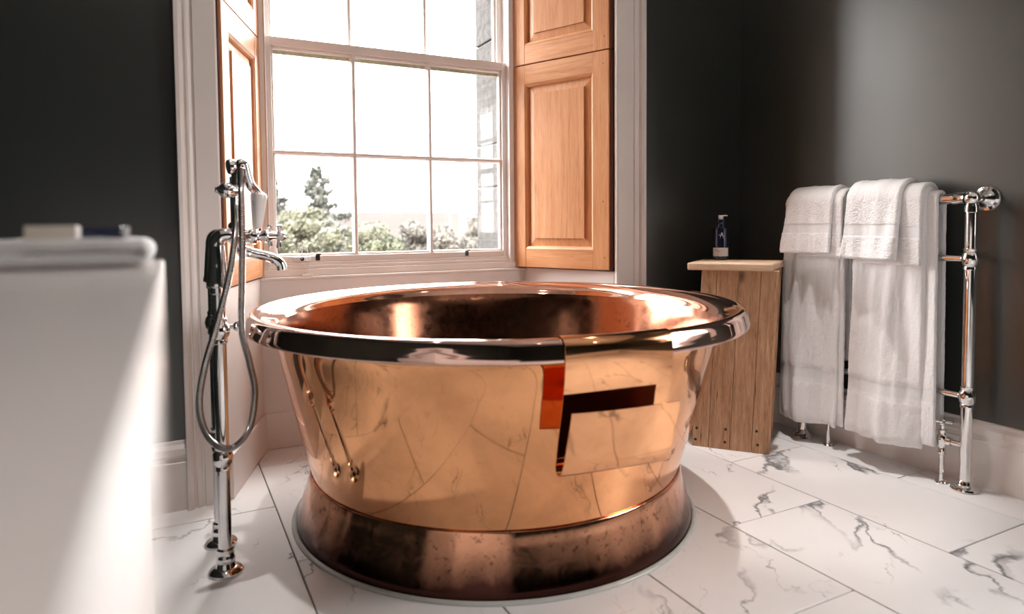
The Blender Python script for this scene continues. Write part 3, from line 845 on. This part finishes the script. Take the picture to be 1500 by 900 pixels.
# ------------------------------------------------------------------ towel radiator
RX, RY0, RY1, RZ = 2.378, 1.282, 1.935, 0.985
rad = empty('towel_radiator', (RX, (RY0 + RY1) / 2, 0))
tag(rad, 'chrome ball jointed heated towel radiator standing against the dark right wall', 'radiator')
ry = (RY1 - RY0) / 2
def rpart(name, bm, mat=None): return obj(name, bm, mat or M['chrome'], rad, smooth=True, angle=40)
for s in (-1, 1):
    y = s * ry
    bm = bmesh.new(); tube(bm, [(0, y, 0.02), (0, y, RZ)], 0.0185, 24); rpart('post', bm)
    bm = bmesh.new(); lathe(bm, [(0, 0), (0.042, 0), (0.044, 0.004), (0.042, 0.010), (0.030, 0.014), (0.024, 0.022), (0.022, 0.03), (0.0185, 0.034)], c=(0, y, 0.0005), seg=36); rpart('foot_flange', bm)
    for zb in (0.318, 0.783):
        bm = bmesh.new()
        lathe(bm, [(0.0187, -0.036), (0.0215, -0.035), (0.0215, -0.027), (0.0195, -0.024), (0.024, -0.017), (0.0275, 0), (0.024, 0.017), (0.0195, 0.024), (0.0215, 0.027), (0.0215, 0.035), (0.0187, 0.036)], c=(0, y, zb), seg=28)
        rpart('ball_joint', bm)
    bm = bmesh.new()
    sphere(bm, (0, y, RZ), 0.0255, 24, 14)
    lathe(bm, [(0.0187, -0.048), (0.022, -0.046), (0.022, -0.030), (0.020, -0.022)], c=(0, y, RZ), seg=28)
    lathe(bm, [(0.0187, 0.058), (0.0215, 0.056), (0.0215, 0.044), (0.019, 0.030), (0.021, 0.018)], seg=28, M=axis_matrix((0, y, RZ), (0, -s, 0)))
    rpart('corner_joint', bm)
    bm = bmesh.new()
    tube(bm, [(0, y, RZ), (XR - RX - 0.004, y, RZ)], 0.0125, 18)
    lathe(bm, [(0, 0.0), (0.042, 0.0), (0.043, 0.004), (0.040, 0.009), (0.031, 0.012), (0.031, 0.016), (0.024, 0.022), (0.019, 0.030), (0.0125, 0.036)], seg=36, M=axis_matrix((XR - RX - 0.0005, y, RZ), (-1, 0, 0)))
    rpart('wall_mount', bm)
bm = bmesh.new(); tube(bm, [(0, -ry, RZ), (0, ry, RZ)], 0.0175, 24); rpart('top_rail', bm)
for zb in (0.318, 0.783):
    bm = bmesh.new(); tube(bm, [(0, -ry, zb), (0, ry, zb)], 0.0115, 18); rpart('cross_rail', bm)
# valves
def valve(y, s, full):
    v = empty('valve', (0, y, 0)); v.parent = rad
    bm = bmesh.new(); tube(bm, [(0, 0, 0.0), (0, 0, 0.13)], 0.0085, 16)
    lathe(bm, [(0, 0.0008), (0.021, 0.0008), (0.020, 0.005), (0.009, 0.008)], seg=24); obj('supply_pipe', bm, M['chrome'], v, smooth=True)
    bm = bmesh.new(); lathe(bm, [(0.0085, 0.095), (0.013, 0.10), (0.013, 0.118), (0.011, 0.122), (0.0165, 0.132), (0.0185, 0.15), (0.0165, 0.165), (0.011, 0.172), (0.014, 0.178), (0.013, 0.186), (0.008, 0.190), (0.0075, 0.215), (0, 0.216)], seg=24)
    lathe(bm, [(0.011, 0.0), (0.013, 0.014), (0.015, 0.016), (0.015, 0.03), (0.010, 0.033)], seg=20, M=axis_matrix((0, 0, 0.15), (0, -s, 0)))
    tube(bm, [(0, 0, 0.15), (0, -s * 0.075, 0.15)], 0.0095, 16)
    obj('valve_body', bm, M['chrome'], v, smooth=True)
    if full:
        bm = bmesh.new()
        for a in range(4):
            d = Vector((math.cos(a * PI / 2 + 0.5), math.sin(a * PI / 2 + 0.5), 0))
            tube(bm, [Vector((0, 0, 0.214)), Vector((0, 0, 0.214)) + d * 0.024], [0.0055, 0.0065], 12)
            sphere(bm, Vector((0, 0, 0.214)) + d * 0.026, 0.0085, 12, 8)
        sphere(bm, (0, 0, 0.216), 0.011, 14, 8)
        obj('cross_handle', bm, M['chrome'], v, smooth=True)
valve(-ry + 0.078, 1, True)
valve(ry - 0.125, -1, False)
for ch in [c for c in rad.children if c.name.startswith('valve')]:
    pass

# ------------------------------------------------------------------ towels
def towel_mesh(name, parent, yc, width, z_front, z_back, r_in, th, seed, band=None, taper=0.0, wav=0.006, shift=0.0, lean=0.0, rail=(RX, RZ), nw=70, fuzz=0.0022, frontonly=False, skew=0.0):
    """thick terry layer hanging over the rail. Local coordinates: world minus parent location."""
    px, py, pz = parent.location
    # centre line in (x, z): back bottom, up, over the rail, front bottom
    R = r_in + th / 2
    line = []
    nb = 60
    for i in range(nb): line.append((rail[0] + R * 0.8, z_back + (rail[1] - z_back) * i / nb))
    na = 26
    for i in range(na + 1):
        a = PI * i / na; line.append((rail[0] + R * math.cos(a) * (0.8 if a < PI / 2 else 1.0), rail[1] + R * math.sin(a)))
    nf = 90
    for i in range(1, nf + 1):
        t = i / nf
        line.append((rail[0] - R - lean * t, rail[1] - (rail[1] - z_front) * t))
    n = len(line)
    rng = random.Random(seed)
    bm = bmesh.new()
    prof = []                      # rounded cross section in (width, thickness)
    for k in range(nw + 1): prof.append((-0.5 + k / nw, 0.5))
    cross = []
    er = th / 2
    outer = []; inner = []
    vs = []
    for i in range(n):
        x, z = line[i]
        xa, za = line[max(i - 1, 0)]; xb, zb = line[min(i + 1, n - 1)]
        t = Vector((xb - xa, zb - za)).normalized(); nn = Vector((t.y, -t.x))
        if nn.dot(Vector((x - rail[0], z - rail[1]))) < 0 and abs(z - rail[1]) < R * 1.2: nn = -nn
        if z < rail[1]: nn = Vector((1, 0)) if x > rail[0] else Vector((-1, 0))
        fromtop = max(0.0, (rail[1] - z))
        hang = fromtop
        w = width * (1 + taper * hang)
        endf = min(1.0, min(i, n - 1 - i) / 2.5)
        th_i = th * (0.45 + 0.55 * endf)
        inband = band and x < rail[0] and any(a < z < b for a, b in band)
        if inband: th_i *= 0.80
        row = []
        tot = 2 * nw + 2
        ring = []
        for k in range(nw + 1): ring.append((k / nw - 0.5, 1))
        for k in range(nw, -1, -1): ring.append((k / nw - 0.5, -1))
        for q, sgn in ring:
            edge = min(1.0, (0.5 - abs(q)) * w / (er + 1e-6))
            rr = math.sqrt(max(0.0, 1 - (1 - edge) ** 2)) if edge < 1 else 1.0
            wy = yc + q * w + shift * hang
            fold = wav * hang * 2.2 * (noise.noise(Vector((wy * 9 + seed * 3.1, z * 0.9, seed))) ) + wav * (0.12 + 0.4 * min(1.0, hang / 0.15)) * noise.noise(Vector((wy * 22, z * 3, seed + 5)))
            d = sgn * th_i / 2 * max(rr, 0.12) + fold * (1 if x < rail[0] else 0.4)
            fz = 0 if inband else fuzz
            dx = (rng.random() - 0.5) * fz; dz = (rng.random() - 0.5) * fz
            zz = z + skew * q * min(1, hang / 0.4)
            row.append(bm.verts.new((x + nn.x * d + nn.x * dx - px, wy + (rng.random() - 0.5) * fz - py, zz + nn.y * d + dz - pz)))
        vs.append(row)
    m_ = len(vs[0])
    faces = []
    for i in range(n - 1):
        for k in range(m_):
            f = bm.faces.new((vs[i][k], vs[i][(k + 1) % m_], vs[i + 1][(k + 1) % m_], vs[i + 1][k])); faces.append((i, f))
    bm.faces.new(vs[0][::-1]); bm.faces.new(vs[-1])
    for i, f in faces:
        x, z = line[i]
        if band and x < rail[0] and any(a < z < b for a, b in band): f.material_index = 1
    o = obj(name, bm, M['terry'], parent, smooth=True, angle=80)
    o.data.materials.append(M['band'])
    return o

tA = empty('bath_towel', (RX, 1.845, RZ))
tag(tA, 'long white bath towel on the radiator next to the wooden stool', 'towel', None)
towel_mesh('outer_layer', tA, 1.872, 0.262, 0.085, 0.35, 0.019, 0.026, 3, band=[(0.255, 0.315)], taper=0.10, wav=0.032, shift=0.022, lean=0.015, skew=-0.012)
towel_mesh('under_layer', tA, 1.822, 0.185, 0.10, 0.36, 0.0185, 0.012, 4, band=[(0.26, 0.315)], taper=0.03, wav=0.006)
tB = empty('bath_towel', (RX, 1.54, RZ))
tag(tB, 'long white bath towel hanging lowest at the chrome post end of the radiator', 'towel')
towel_mesh('outer_layer', tB, 1.538, 0.262, 0.105, 0.20, 0.019, 0.032, 8, band=[(0.265, 0.325)], taper=0.10, wav=0.034, shift=0.020, lean=0.022)
towel_mesh('under_layer', tB, 1.49, 0.23, 0.125, 0.21, 0.0185, 0.014, 9, band=[(0.28, 0.335)], taper=0.02, wav=0.006, shift=-0.005)
hA = empty('hand_towel', (RX, 1.85, RZ + 0.03))
tag(hA, 'folded white hand towel over the bath towel nearest the stool', 'towel')
towel_mesh('outer_fold', hA, 1.862, 0.215, 0.785, 0.74, 0.050, 0.022, 12, band=[(0.865, 0.905)], taper=0.25, wav=0.045, lean=0.018, shift=0.05)
towel_mesh('under_fold', hA, 1.818, 0.195, 0.772, 0.73, 0.0465, 0.012, 13, band=[(0.862, 0.900)], taper=0.05, wav=0.012, lean=0.004)
hB = empty('hand_towel', (RX, 1.58, RZ + 0.03))
tag(hB, 'folded white hand towel over the bath towel nearest the bare chrome post', 'towel')
towel_mesh('outer_fold', hB, 1.585, 0.215, 0.772, 0.73, 0.055, 0.026, 16, band=[(0.855, 0.900)], taper=0.25, wav=0.045, lean=0.020, shift=0.03)
towel_mesh('under_fold', hB, 1.53, 0.235, 0.755, 0.72, 0.050, 0.013, 17, band=[(0.850, 0.892)], taper=0.05, wav=0.012, lean=0.004)

# ------------------------------------------------------------------ floor standing bath tap
TXp, TY0, TY1 = 0.113, 1.883, 2.062
tap = empty('bath_mixer_tap', (TXp, TY0, 0))
tag(tap, 'chrome floor standing bath tap with two standpipes, cross handles and shower handset', 'tap')
def tp(name, bm, mat=None, par=None): return obj(name, bm, mat or M['chrome'], par or tap, smooth=True, angle=40)
DY = TY1 - TY0
for y in (0.0, DY):
    bm = bmesh.new(); tube(bm, [(0, y, 0.01), (0, y, 0.77)], 0.0165, 24); tp('standpipe', bm)
    bm = bmesh.new(); lathe(bm, [(0, 0.0), (0.043, 0.0), (0.044, 0.005), (0.038, 0.012), (0.026, 0.016), (0.022, 0.026), (0.024, 0.030), (0.024, 0.042), (0.0215, 0.046), (0.0215, 0.062), (0.0165, 0.066)], c=(0, y, 0.0005), seg=36); tp('foot_flange', bm)
    for zb in (0.306, 0.640):
        bm = bmesh.new(); lathe(bm, [(0.0167, -0.034), (0.0195, -0.032), (0.0195, -0.024), (0.018, -0.021), (0.024, -0.013), (0.0265, 0), (0.024, 0.013), (0.018, 0.021), (0.0195, 0.024), (0.0195, 0.032), (0.0167, 0.034)], c=(0, y, zb), seg=28); tp('ball_joint', bm)
    bm = bmesh.new(); lathe(bm, [(0.0167, 0.735), (0.020, 0.738), (0.020, 0.752), (0.0275, 0.757), (0.0275, 0.764), (0.025, 0.775), (0.0225, 0.81), (0.020, 0.845), (0.0185, 0.86)], c=(0, y, 0), seg=28); tp('shroud', bm)
    bm = bmesh.new(); tube(bm, catmull([(0, y, 0.85), (0.0, y, 0.868), (0.006, y, 0.882), (0.020, y, 0.888), (0.045, y, 0.887)], 8), 0.0182, 20); tp('elbow', bm)
    bm = bmesh.new()
    lathe(bm, [(0.015, 0.04), (0.021, 0.042), (0.021, 0.050), (0.0165, 0.054), (0.0165, 0.075), (0.0205, 0.080), (0.022, 0.088), (0.0205, 0.096), (0.014, 0.100), (0.014, 0.112), (0.017, 0.116), (0.017, 0.122), (0.010, 0.126), (0.009, 0.150), (0, 0.151)], seg=28, M=axis_matrix((0, y, 0.884), (1, 0, 0)))
    tp('valve_barrel', bm)
    h = empty('cross_handle', (0.154, y, 0.8825)); h.parent = tap
    bm = bmesh.new(); lathe(bm, [(0, -0.008), (0.010, -0.008), (0.012, 0.0), (0.012, 0.010), (0.008, 0.016), (0, 0.018)], seg=24, M=axis_matrix((0, 0, 0), (1, 0, 0))); obj('hub', bm, M['chrome'], h, smooth=True)
    for a in range(4):
        d = Vector((0, math.cos(a * PI / 2 + 0.08), math.sin(a * PI / 2 + 0.08)))
        bm = bmesh.new(); tube(bm, [d * 0.006, d * 0.012, d * 0.026, d * 0.031], [0.0055, 0.0055, 0.0078, 0.0074], 14); obj('spoke', bm, M['chrome'], h, smooth=True)
bm = bmesh.new(); tube(bm, [(0.064, 0.0, 0.886), (0.064, DY, 0.886)], 0.0185, 24); sphere(bm, (0.064, DY / 2, 0.884), 0.027, 24, 14); tp('bridge', bm)
bm = bmesh.new(); tube(bm, [(0.0, 0.0, 0.640), (0.0, DY, 0.640)], 0.006, 14); tp('stay_rod', bm)
bm = bmesh.new(); tube(bm, [(0.0, 0.05, 0.642), (0.046, 0.05, 0.642)], 0.006, 14); sphere(bm, (0.050, 0.05, 0.642), 0.014, 18, 12); tp('stay_knob', bm)
bm = bmesh.new(); tube(bm, catmull([(0.060, DY / 2, 0.868), (0.066, DY / 2, 0.848), (0.090, DY / 2, 0.838), (0.125, DY / 2, 0.828), (0.152, DY / 2, 0.818), (0.168, DY / 2, 0.804), (0.172, DY / 2, 0.788)], 8), [0.015] * 16 + [0.0135] * 33, 20); tp('spout', bm)
bm = bmesh.new(); tube(bm, [(0.052, DY / 2, 0.89), (0.052, DY / 2, 1.045)], 0.0105, 20)
lathe(bm, [(0.0105, 0.90), (0.018, 0.905), (0.018, 0.915), (0.012, 0.922)], c=(0.052, DY / 2, 0), seg=24); tp('riser', bm)
bm = bmesh.new(); lathe(bm, [(0.0, 0.0), (0.016, 0.0), (0.020, 0.012), (0.022, 0.028), (0.019, 0.038), (0.010, 0.046), (0.007, 0.054), (0, 0.055)], seg=24, M=axis_matrix((0.058, DY / 2 - 0.004, 1.008), (-1, -0.15, 0.02)))
sphere(bm, (0.052, DY / 2, 1.01), 0.017, 18, 12); tp('cradle', bm)
# handset: rose at the top, curved neck, white grip hanging down
hs = empty('shower_handset', (0.06, DY / 2 - 0.03, 0.99)); hs.parent = tap
bm = bmesh.new(); lathe(bm, [(0, 0.0), (0.019, 0.0), (0.021, 0.006), (0.019, 0.016), (0.010, 0.026), (0, 0.028)], seg=28, M=axis_matrix((-0.024, -0.010, 0.078), (1, 0.25, 0.15))); obj('rose', bm, M['chrome'], hs, smooth=True)
bm = bmesh.new(); tube(bm, catmull([(-0.006, -0.012, 0.030), (-0.004, -0.012, 0.066), (0.004, -0.012, 0.086), (0.016, -0.010, 0.086), (0.022, -0.006, 0.062), (0.030, 0.0, 0.034), (0.044, 0.01, 0.018), (0.052, 0.015, 0.006)], 6), 0.0125, 16); obj('neck', bm, M['chrome'], hs, smooth=True)
GM = axis_matrix((0.054, 0.018, 0.008), (-0.06, 0, -1))
bm = bmesh.new(); lathe(bm, [(0, -0.008), (0.012, -0.006), (0.0205, 0.0), (0.0215, 0.006), (0.0205, 0.016), (0.0175, 0.045), (0.0140, 0.078), (0.0125, 0.092), (0, 0.094)], seg=28, M=GM); obj('grip', bm, M['ceramic'], hs, smooth=True)
bm = bmesh.new(); lathe(bm, [(0.010, 0.090), (0.0115, 0.094), (0.009, 0.101), (0.0105, 0.104), (0.0075, 0.112), (0, 0.113)], seg=20, M=GM); obj('grip_end', bm, M['chrome'], hs, smooth=True)
bm = bmesh.new()
for k, (dz, w) in enumerate(((0.020, 0.0035), (0.027, 0.0025))):
    vs_ = []
    for a, h_ in rect(-0.1, 0.08 if k == 0 else 0.02, dz, dz + 0.003):
        rr_ = 0.0205; vs_.append(bm.verts.new(GM @ Vector((rr_ * math.cos(a + 0.9), rr_ * math.sin(a + 0.9), h_))))
    bm.faces.new(vs_)
obj('grip_print', bm, M['ink'], hs)
# ribbed hose
hp = catmull([(0.064, -0.012, 1.060), (0.060, -0.028, 1.00), (0.058, -0.036, 0.875), (0.054, -0.038, 0.76), (0.051, -0.038, 0.645), (0.068, -0.042, 0.555), (0.078, -0.045, 0.475), (0.060, -0.052, 0.385), (0.012, -0.060, 0.345), (-0.036, -0.063, 0.385), (-0.054, -0.060, 0.462), (-0.040, -0.052, 0.555), (-0.006, -0.042, 0.668), (0.026, -0.034, 0.79), (0.044, -0.022, 0.90), (0.050, 0.02, 0.965)], 44)
rad_h = [0.0092 if (i % 2) else 0.0078 for i in range(len(hp))]
bm = bmesh.new(); tube(bm, hp, rad_h, 12); tp('hose', bm, M['steel_hose'])

# ------------------------------------------------------------------ vanity counter beside the camera
vn = empty('vanity_unit', (-0.33, 0.1, 0))
tag(vn, 'white washstand with a glossy white worktop filling the left foreground', 'vanity')
def vb(name, b, mat, bev=0.003): return bx(name, (b[0] + 0.33, b[1] + 0.33, b[2] - 0.1, b[3] - 0.1, b[4], b[5]), mat, vn, bevel=bev)
vb('worktop', (-0.655, -0.004, -0.90, 0.952, 0.840, 0.868), M['counter'], 0.004)
vb('carcass', (-0.655, -0.045, -0.88, 0.935, 0.10, 0.840), M['cabinet'])
vb('kick_board', (-0.655, -0.085, -0.88, 0.935, 0.0, 0.10), M['cabinet'])
for k in range(3):
    y0 = -0.875 + k * 0.603
    vb('cabinet_door', (-0.044, -0.026, y0 + 0.003, y0 + 0.600, 0.11, 0.832), M['cabinet'])
    bm = bmesh.new(); sphere(bm, (-0.012 + 0.33, y0 + 0.08 - 0.1, 0.60), 0.011, 16, 10); tube(bm, [(-0.026 + 0.33, y0 + 0.08 - 0.1, 0.60), (-0.012 + 0.33, y0 + 0.08 - 0.1, 0.60)], 0.005)
    obj('knob', bm, M['chrome'], vn, smooth=True)

# folded face towel on the worktop
ft = empty('face_towel', (-0.16, 0.85, 0.868), 0.0)
tag(ft, 'folded white face towel lying on the worktop in the left foreground', 'towel')
def folded_layer(name, x0, x1, y0, y1, zb_, th, seed, sag=0.0):
    """U-shaped fold with the round fold at x1, running along y"""
    rng = random.Random(seed)
    bm = bmesh.new()
    R = th * 0.5
    line = []
    t2 = th / 2.0
    n = 34
    for i in range(n): line.append((x0 + (x1 - R - x0) * i / n, -R + t2 / 2, -1))
    for i in range(15):
        a = -PI / 2 + PI * i / 14; line.append((x1 - R + (R - t2 / 2) * math.cos(a), (R - t2 / 2) * math.sin(a), 0))
    for i in range(1, n + 1): line.append((x1 - R - (x1 - R - x0) * i / n, R - t2 / 2, 1))
    nw = 44; rows = []
    for (x, z, s) in line:
        row = []
        for sgn in (1, -1):
            for k in (range(nw + 1) if sgn == 1 else range(nw, -1, -1)):
                q = k / nw
                edge = min(1, min(q, 1 - q) * (y1 - y0) / 0.006)
                hh = t2 / 2 * (0.2 + 0.8 * math.sqrt(1 - (1 - edge) ** 2))
                if s == 0:
                    a = math.atan2(z, x - (x1 - R)); d = Vector((math.cos(a), math.sin(a)))
                else: d = Vector((0, s))
                y = y0 + (y1 - y0) * q
                wob = 0.0025 * noise.noise(Vector((x * 25, y * 25, seed))) * (1 if s > 0 else 0.15)
                up_ = sag * max(0.0, (x1 - x) - 0.10) * (1 if s > 0 else 0)
                row.append(bm.verts.new((x + d.x * hh * sgn + 0.16 + (rng.random() - .5) * 0.0006, y - 0.85, zb_ + R + z + d.y * hh * sgn + wob + up_ + (rng.random() - .5) * 0.0006)))
        rows.append(row)
    mm = len(rows[0])
    for i in range(len(rows) - 1):
        for k in range(mm): bm.faces.new((rows[i][k], rows[i][(k + 1) % mm], rows[i + 1][(k + 1) % mm], rows[i + 1][k]))
    bm.faces.new(rows[0][::-1]); bm.faces.new(rows[-1])
    return obj(name, bm, M['terry'], ft, smooth=True, angle=80)
folded_layer('lower_fold', -0.42, -0.0125, 0.775, 0.935, 0.0012, 0.0270, 1, -0.02)
ft.children[0].name = 'fold'

# carton and tube lying on the face towel
cb = empty('soap_carton', (-0.103, 0.835, 0.8955), 0.05)
tag(cb, 'small cream carton lying on the folded face towel', 'carton')
bx('carton_body', (-0.024, 0.020, -0.03, 0.03, 0.0, 0.0150), M['cream'], cb, bevel=0.0015)
bx('end_flap', (0.020, 0.0207, -0.028, 0.028, 0.001, 0.0140), M['label'], cb, bevel=0.0002)
tb = empty('toiletry_tube', (-0.062, 0.840, 0.8962), 0.06)
tag(tb, 'small navy blue toiletry tube with a pale cap on the folded face towel', 'tube')
bm = bmesh.new(); tube(bm, [(-0.0185, 0, 0.0068), (-0.014, 0, 0.0068), (0.018, 0, 0.0068), (0.0205, 0, 0.0068)], [0.0058, 0.0068, 0.0068, 0.0050], 20)
obj('tube_body', bm, M['navy'], tb, smooth=True)
bm = bmesh.new(); tube(bm, [(0.0200, 0, 0.0068), (0.0212, 0, 0.0068), (0.0255, 0, 0.0066)], [0.0050, 0.0066, 0.0062], 20)
obj('tube_cap', bm, M['ceramic'], tb, smooth=True)

# ------------------------------------------------------------------ ceiling downlights (their glints show in the rim)
def downlight(x, y, power, size, label):
    g = empty('ceiling_downlight', (x, y, ZC))
    tag(g, label, 'downlight', 'ceiling downlights')
    bm = bmesh.new(); lathe(bm, [(0.034, -0.0005), (0.046, -0.0005), (0.047, -0.006), (0.040, -0.009), (0.034, -0.004)], seg=28, closed=True)
    obj('bezel', bm, M['chrome'], g, smooth=True)
    bm = bmesh.new(); lathe(bm, [(0, -0.003), (0.033, -0.003), (0.033, -0.0005), (0, -0.0005)], seg=24)
    obj('lamp_face', bm, M['lamp'], g)
    l = bpy.data.lights.new('downlight_beam', 'SPOT'); l.energy = power; l.color = (1.0, 0.95, 0.915); l.spot_size = math.radians(size); l.spot_blend = 0.7; l.shadow_soft_size = 0.03
    lo = bpy.data.objects.new('downlight_beam', l); lo.location = (0, 0, -0.012); C.objects.link(lo); lo.parent = g
M['lamp'] = emit('lit_lamp_face', (1.0, 0.82, 0.64), 25.0)
for (x, y, p, sz, w) in ((1.90, 1.66, 40.0, 31, 'ceiling downlight above the floor between the bath and the towel radiator'), (0.12, 1.88, 21.0, 34, 'ceiling downlight above the bath tap'),
                         (0.55, -0.75, 17.0, 70, 'ceiling downlight behind the camera on the washstand side'), (1.70, -0.75, 17.0, 70, 'ceiling downlight behind the camera on the towel wall side')):
    downlight(x, y, p, sz, w)

# ------------------------------------------------------------------ outside
GZ = -3.2
gr = bx('ground', (-900, 1800, 3.6, 3000, GZ - 0.5, GZ), M['field']); struct(gr)
bm = bmesh.new()                     # land rising slowly towards a low ridge on the horizon
nx_, ny_ = 60, 40
gv = []
for j in range(ny_ + 1):
    y = 45 + 1455 * (j / ny_) ** 1.6
    row = []
    for i in range(nx_ + 1):
        x = -300 + 1500 * i / nx_
        t = (y - 45) / 1455
        z = GZ + 0.02 + 37.0 * t ** 1.15 + (1.6 * noise.noise(Vector((x * 0.01, y * 0.01, 0))) + 1.5 * noise.noise(Vector((x * 0.03, y * 0.02, 4)))) * t
        row.append(bm.verts.new((x, y, z)))
    gv.append(row)
for j in range(ny_):
    for i in range(nx_): bm.faces.new((gv[j][i], gv[j][i + 1], gv[j + 1][i + 1], gv[j + 1][i]))
hl = obj('hill_slope', bm, M['hill'], smooth=True); struct(hl)

def leaf_cloud(bm, pts, size, rng):
    for p in pts:
        a, b2 = rng.uniform(0, 2 * PI), rng.uniform(-1, 1)
        d = Vector((math.cos(a) * math.sqrt(1 - b2 * b2), math.sin(a) * math.sqrt(1 - b2 * b2), b2))
        e = d.orthogonal().normalized(); f = d.cross(e)
        s = size * rng.uniform(0.6, 1.3)
        vs_ = [bm.verts.new(p + e * s), bm.verts.new(p + f * s * 0.5), bm.verts.new(p - e * s), bm.verts.new(p - f * s * 0.5)]
        bm.faces.new(vs_)

def bush(x, y, w, h, mat, label, seed, n=7000, leaf=0.038, group=None, name='shrub'):
    rng = random.Random(seed)
    g = empty(name, (x, y, GZ)); tag(g, label, 'shrub', group)
    bm = bmesh.new(); pts = []
    lobes = [(rng.uniform(-w * .5, w * .5), rng.uniform(-w * .4, w * .4), h * rng.uniform(0.72, 0.88), w * rng.uniform(0.22, 0.42)) for _ in range(12)]
    while len(pts) < n:
        lx, ly, lz, lr = rng.choice(lobes)
        v = Vector((rng.gauss(0, 1), rng.gauss(0, 1), rng.gauss(0, 1))).normalized() * lr * rng.uniform(0.6, 1.04)
        z = lz + v.z * 0.75
        if z > 0.02: pts.append(Vector((lx + v.x, ly + v.y, z)))
    leaf_cloud(bm, pts, leaf, rng)
    for lx, ly, lz, lr in lobes:                    # dense inner growth of each lobe, lumpy
        k0 = len(bm.verts)
        sphere(bm, (lx, ly, lz), lr * 0.66, 14, 9, 1, 1, 0.8)
        bm.verts.ensure_lookup_table()
        for v in bm.verts[k0:]:
            q = v.co - Vector((lx, ly, lz)); v.co += q * (0.35 * noise.noise(v.co * 4.0 + Vector((seed, 0, 0))))
    obj('foliage', bm, mat, g)
    bm = bmesh.new()
    for lx, ly, lz, lr in lobes: tube(bm, [(lx * 0.2, ly * 0.2, 0), (lx * 0.6, ly * 0.6, lz * 0.6), (lx, ly, lz)], [0.05, 0.035, 0.012], 6)
    obj('stems', bm, M['bark'], g)
    return g

spec = [(1.51, 13.0, 0.70, 4.75, 'gorse', 'tall pale green shrub seen past the tap handles'), (2.69, 13.0, 0.70, 4.45, 'gorse', 'pale green shrub below the spreading conifer'),
        (3.96, 13.0, 0.70, 4.40, 'hedge', 'dark green shrub in the middle lower pane'), (5.37, 13.0, 0.70, 4.42, 'heath', 'brown and green shrub in the right lower pane'),
        (2.66, 16.0, 0.86, 5.0, 'gorse', 'pale green shrub seen above the window cable loop'), (4.13, 16.0, 0.86, 4.55, 'gorse', 'leafy pale shrub just right of the first glazing bar'),
        (5.81, 16.0, 0.86, 4.6, 'heath', 'brownish shrub behind the second glazing bar'), (7.46, 16.0, 0.86, 4.8, 'heath', 'brownish shrub beside the outer window stone'),
        (1.47, 10.0, 0.60, 3.95, 'hedge', 'near green shrub low in the left lower pane'), (2.50, 10.0, 0.60, 3.92, 'gorse', 'near pale shrub low beside the first glazing bar'),
        (3.46, 10.0, 0.60, 3.9, 'hedge', 'near green shrub lowest in the middle lower pane'), (4.52, 10.0, 0.60, 3.95, 'gorse', 'near pale shrub lowest in the right lower pane')]
for i, (x, y, w, h, mt, lb_) in enumerate(spec):
    bush(x, y, w, h, M[mt], lb_, 100 + i, group='shrubs outside the window')

def conifer(x, y, h, spread, label, seed):
    rng = random.Random(seed)
    g = empty('conifer_tree', (x, y, GZ)); tag(g, label, 'tree', 'wind-blown conifers outside')
    bm = bmesh.new(); tube(bm, [(0, 0, 0), (0.05, 0, h * 0.5), (0.1, 0, h * 0.98)], [0.14, 0.09, 0.015], 8)
    brs = []
    for k in range(75):
        t = rng.uniform(0.50, 0.99)
        a = rng.uniform(0, 2 * PI); L = spread * (1.03 - t) * rng.uniform(0.5, 1.6)
        p0 = Vector((0.1 * t, 0, h * t)); p1 = p0 + Vector((math.cos(a) * L, math.sin(a) * L, 0.16 * L)); pm = (p0 + p1) / 2 + Vector((0, 0, -0.10 * L))
        tube(bm, [p0, pm, p1], [0.03, 0.02, 0.006], 6); brs.append((p0, pm, p1, L))
    obj('trunk', bm, M['bark'], g)
    bm = bmesh.new(); pts = []
    for p0, pm, p1, L in brs:
        for _ in range(int(120 + 170 * L)):
            t = rng.uniform(0.25, 1.02)
            p = p0 * (1 - t) ** 2 + pm * 2 * t * (1 - t) + p1 * t * t
            pts.append(p + Vector((rng.gauss(0, 0.08 * L), rng.gauss(0, 0.08 * L), rng.gauss(0.02, 0.06))))
    leaf_cloud(bm, pts, 0.06, rng)
    obj('foliage', bm, M['conifer'], g)
conifer(4.21, 22, 6.0, 2.5, 'pointed conifer rising above the shrubs in the left lower pane', 5)
conifer(3.75, 29, 6.2, 2.2, 'conifer with open branches half hidden by the window frame', 6)
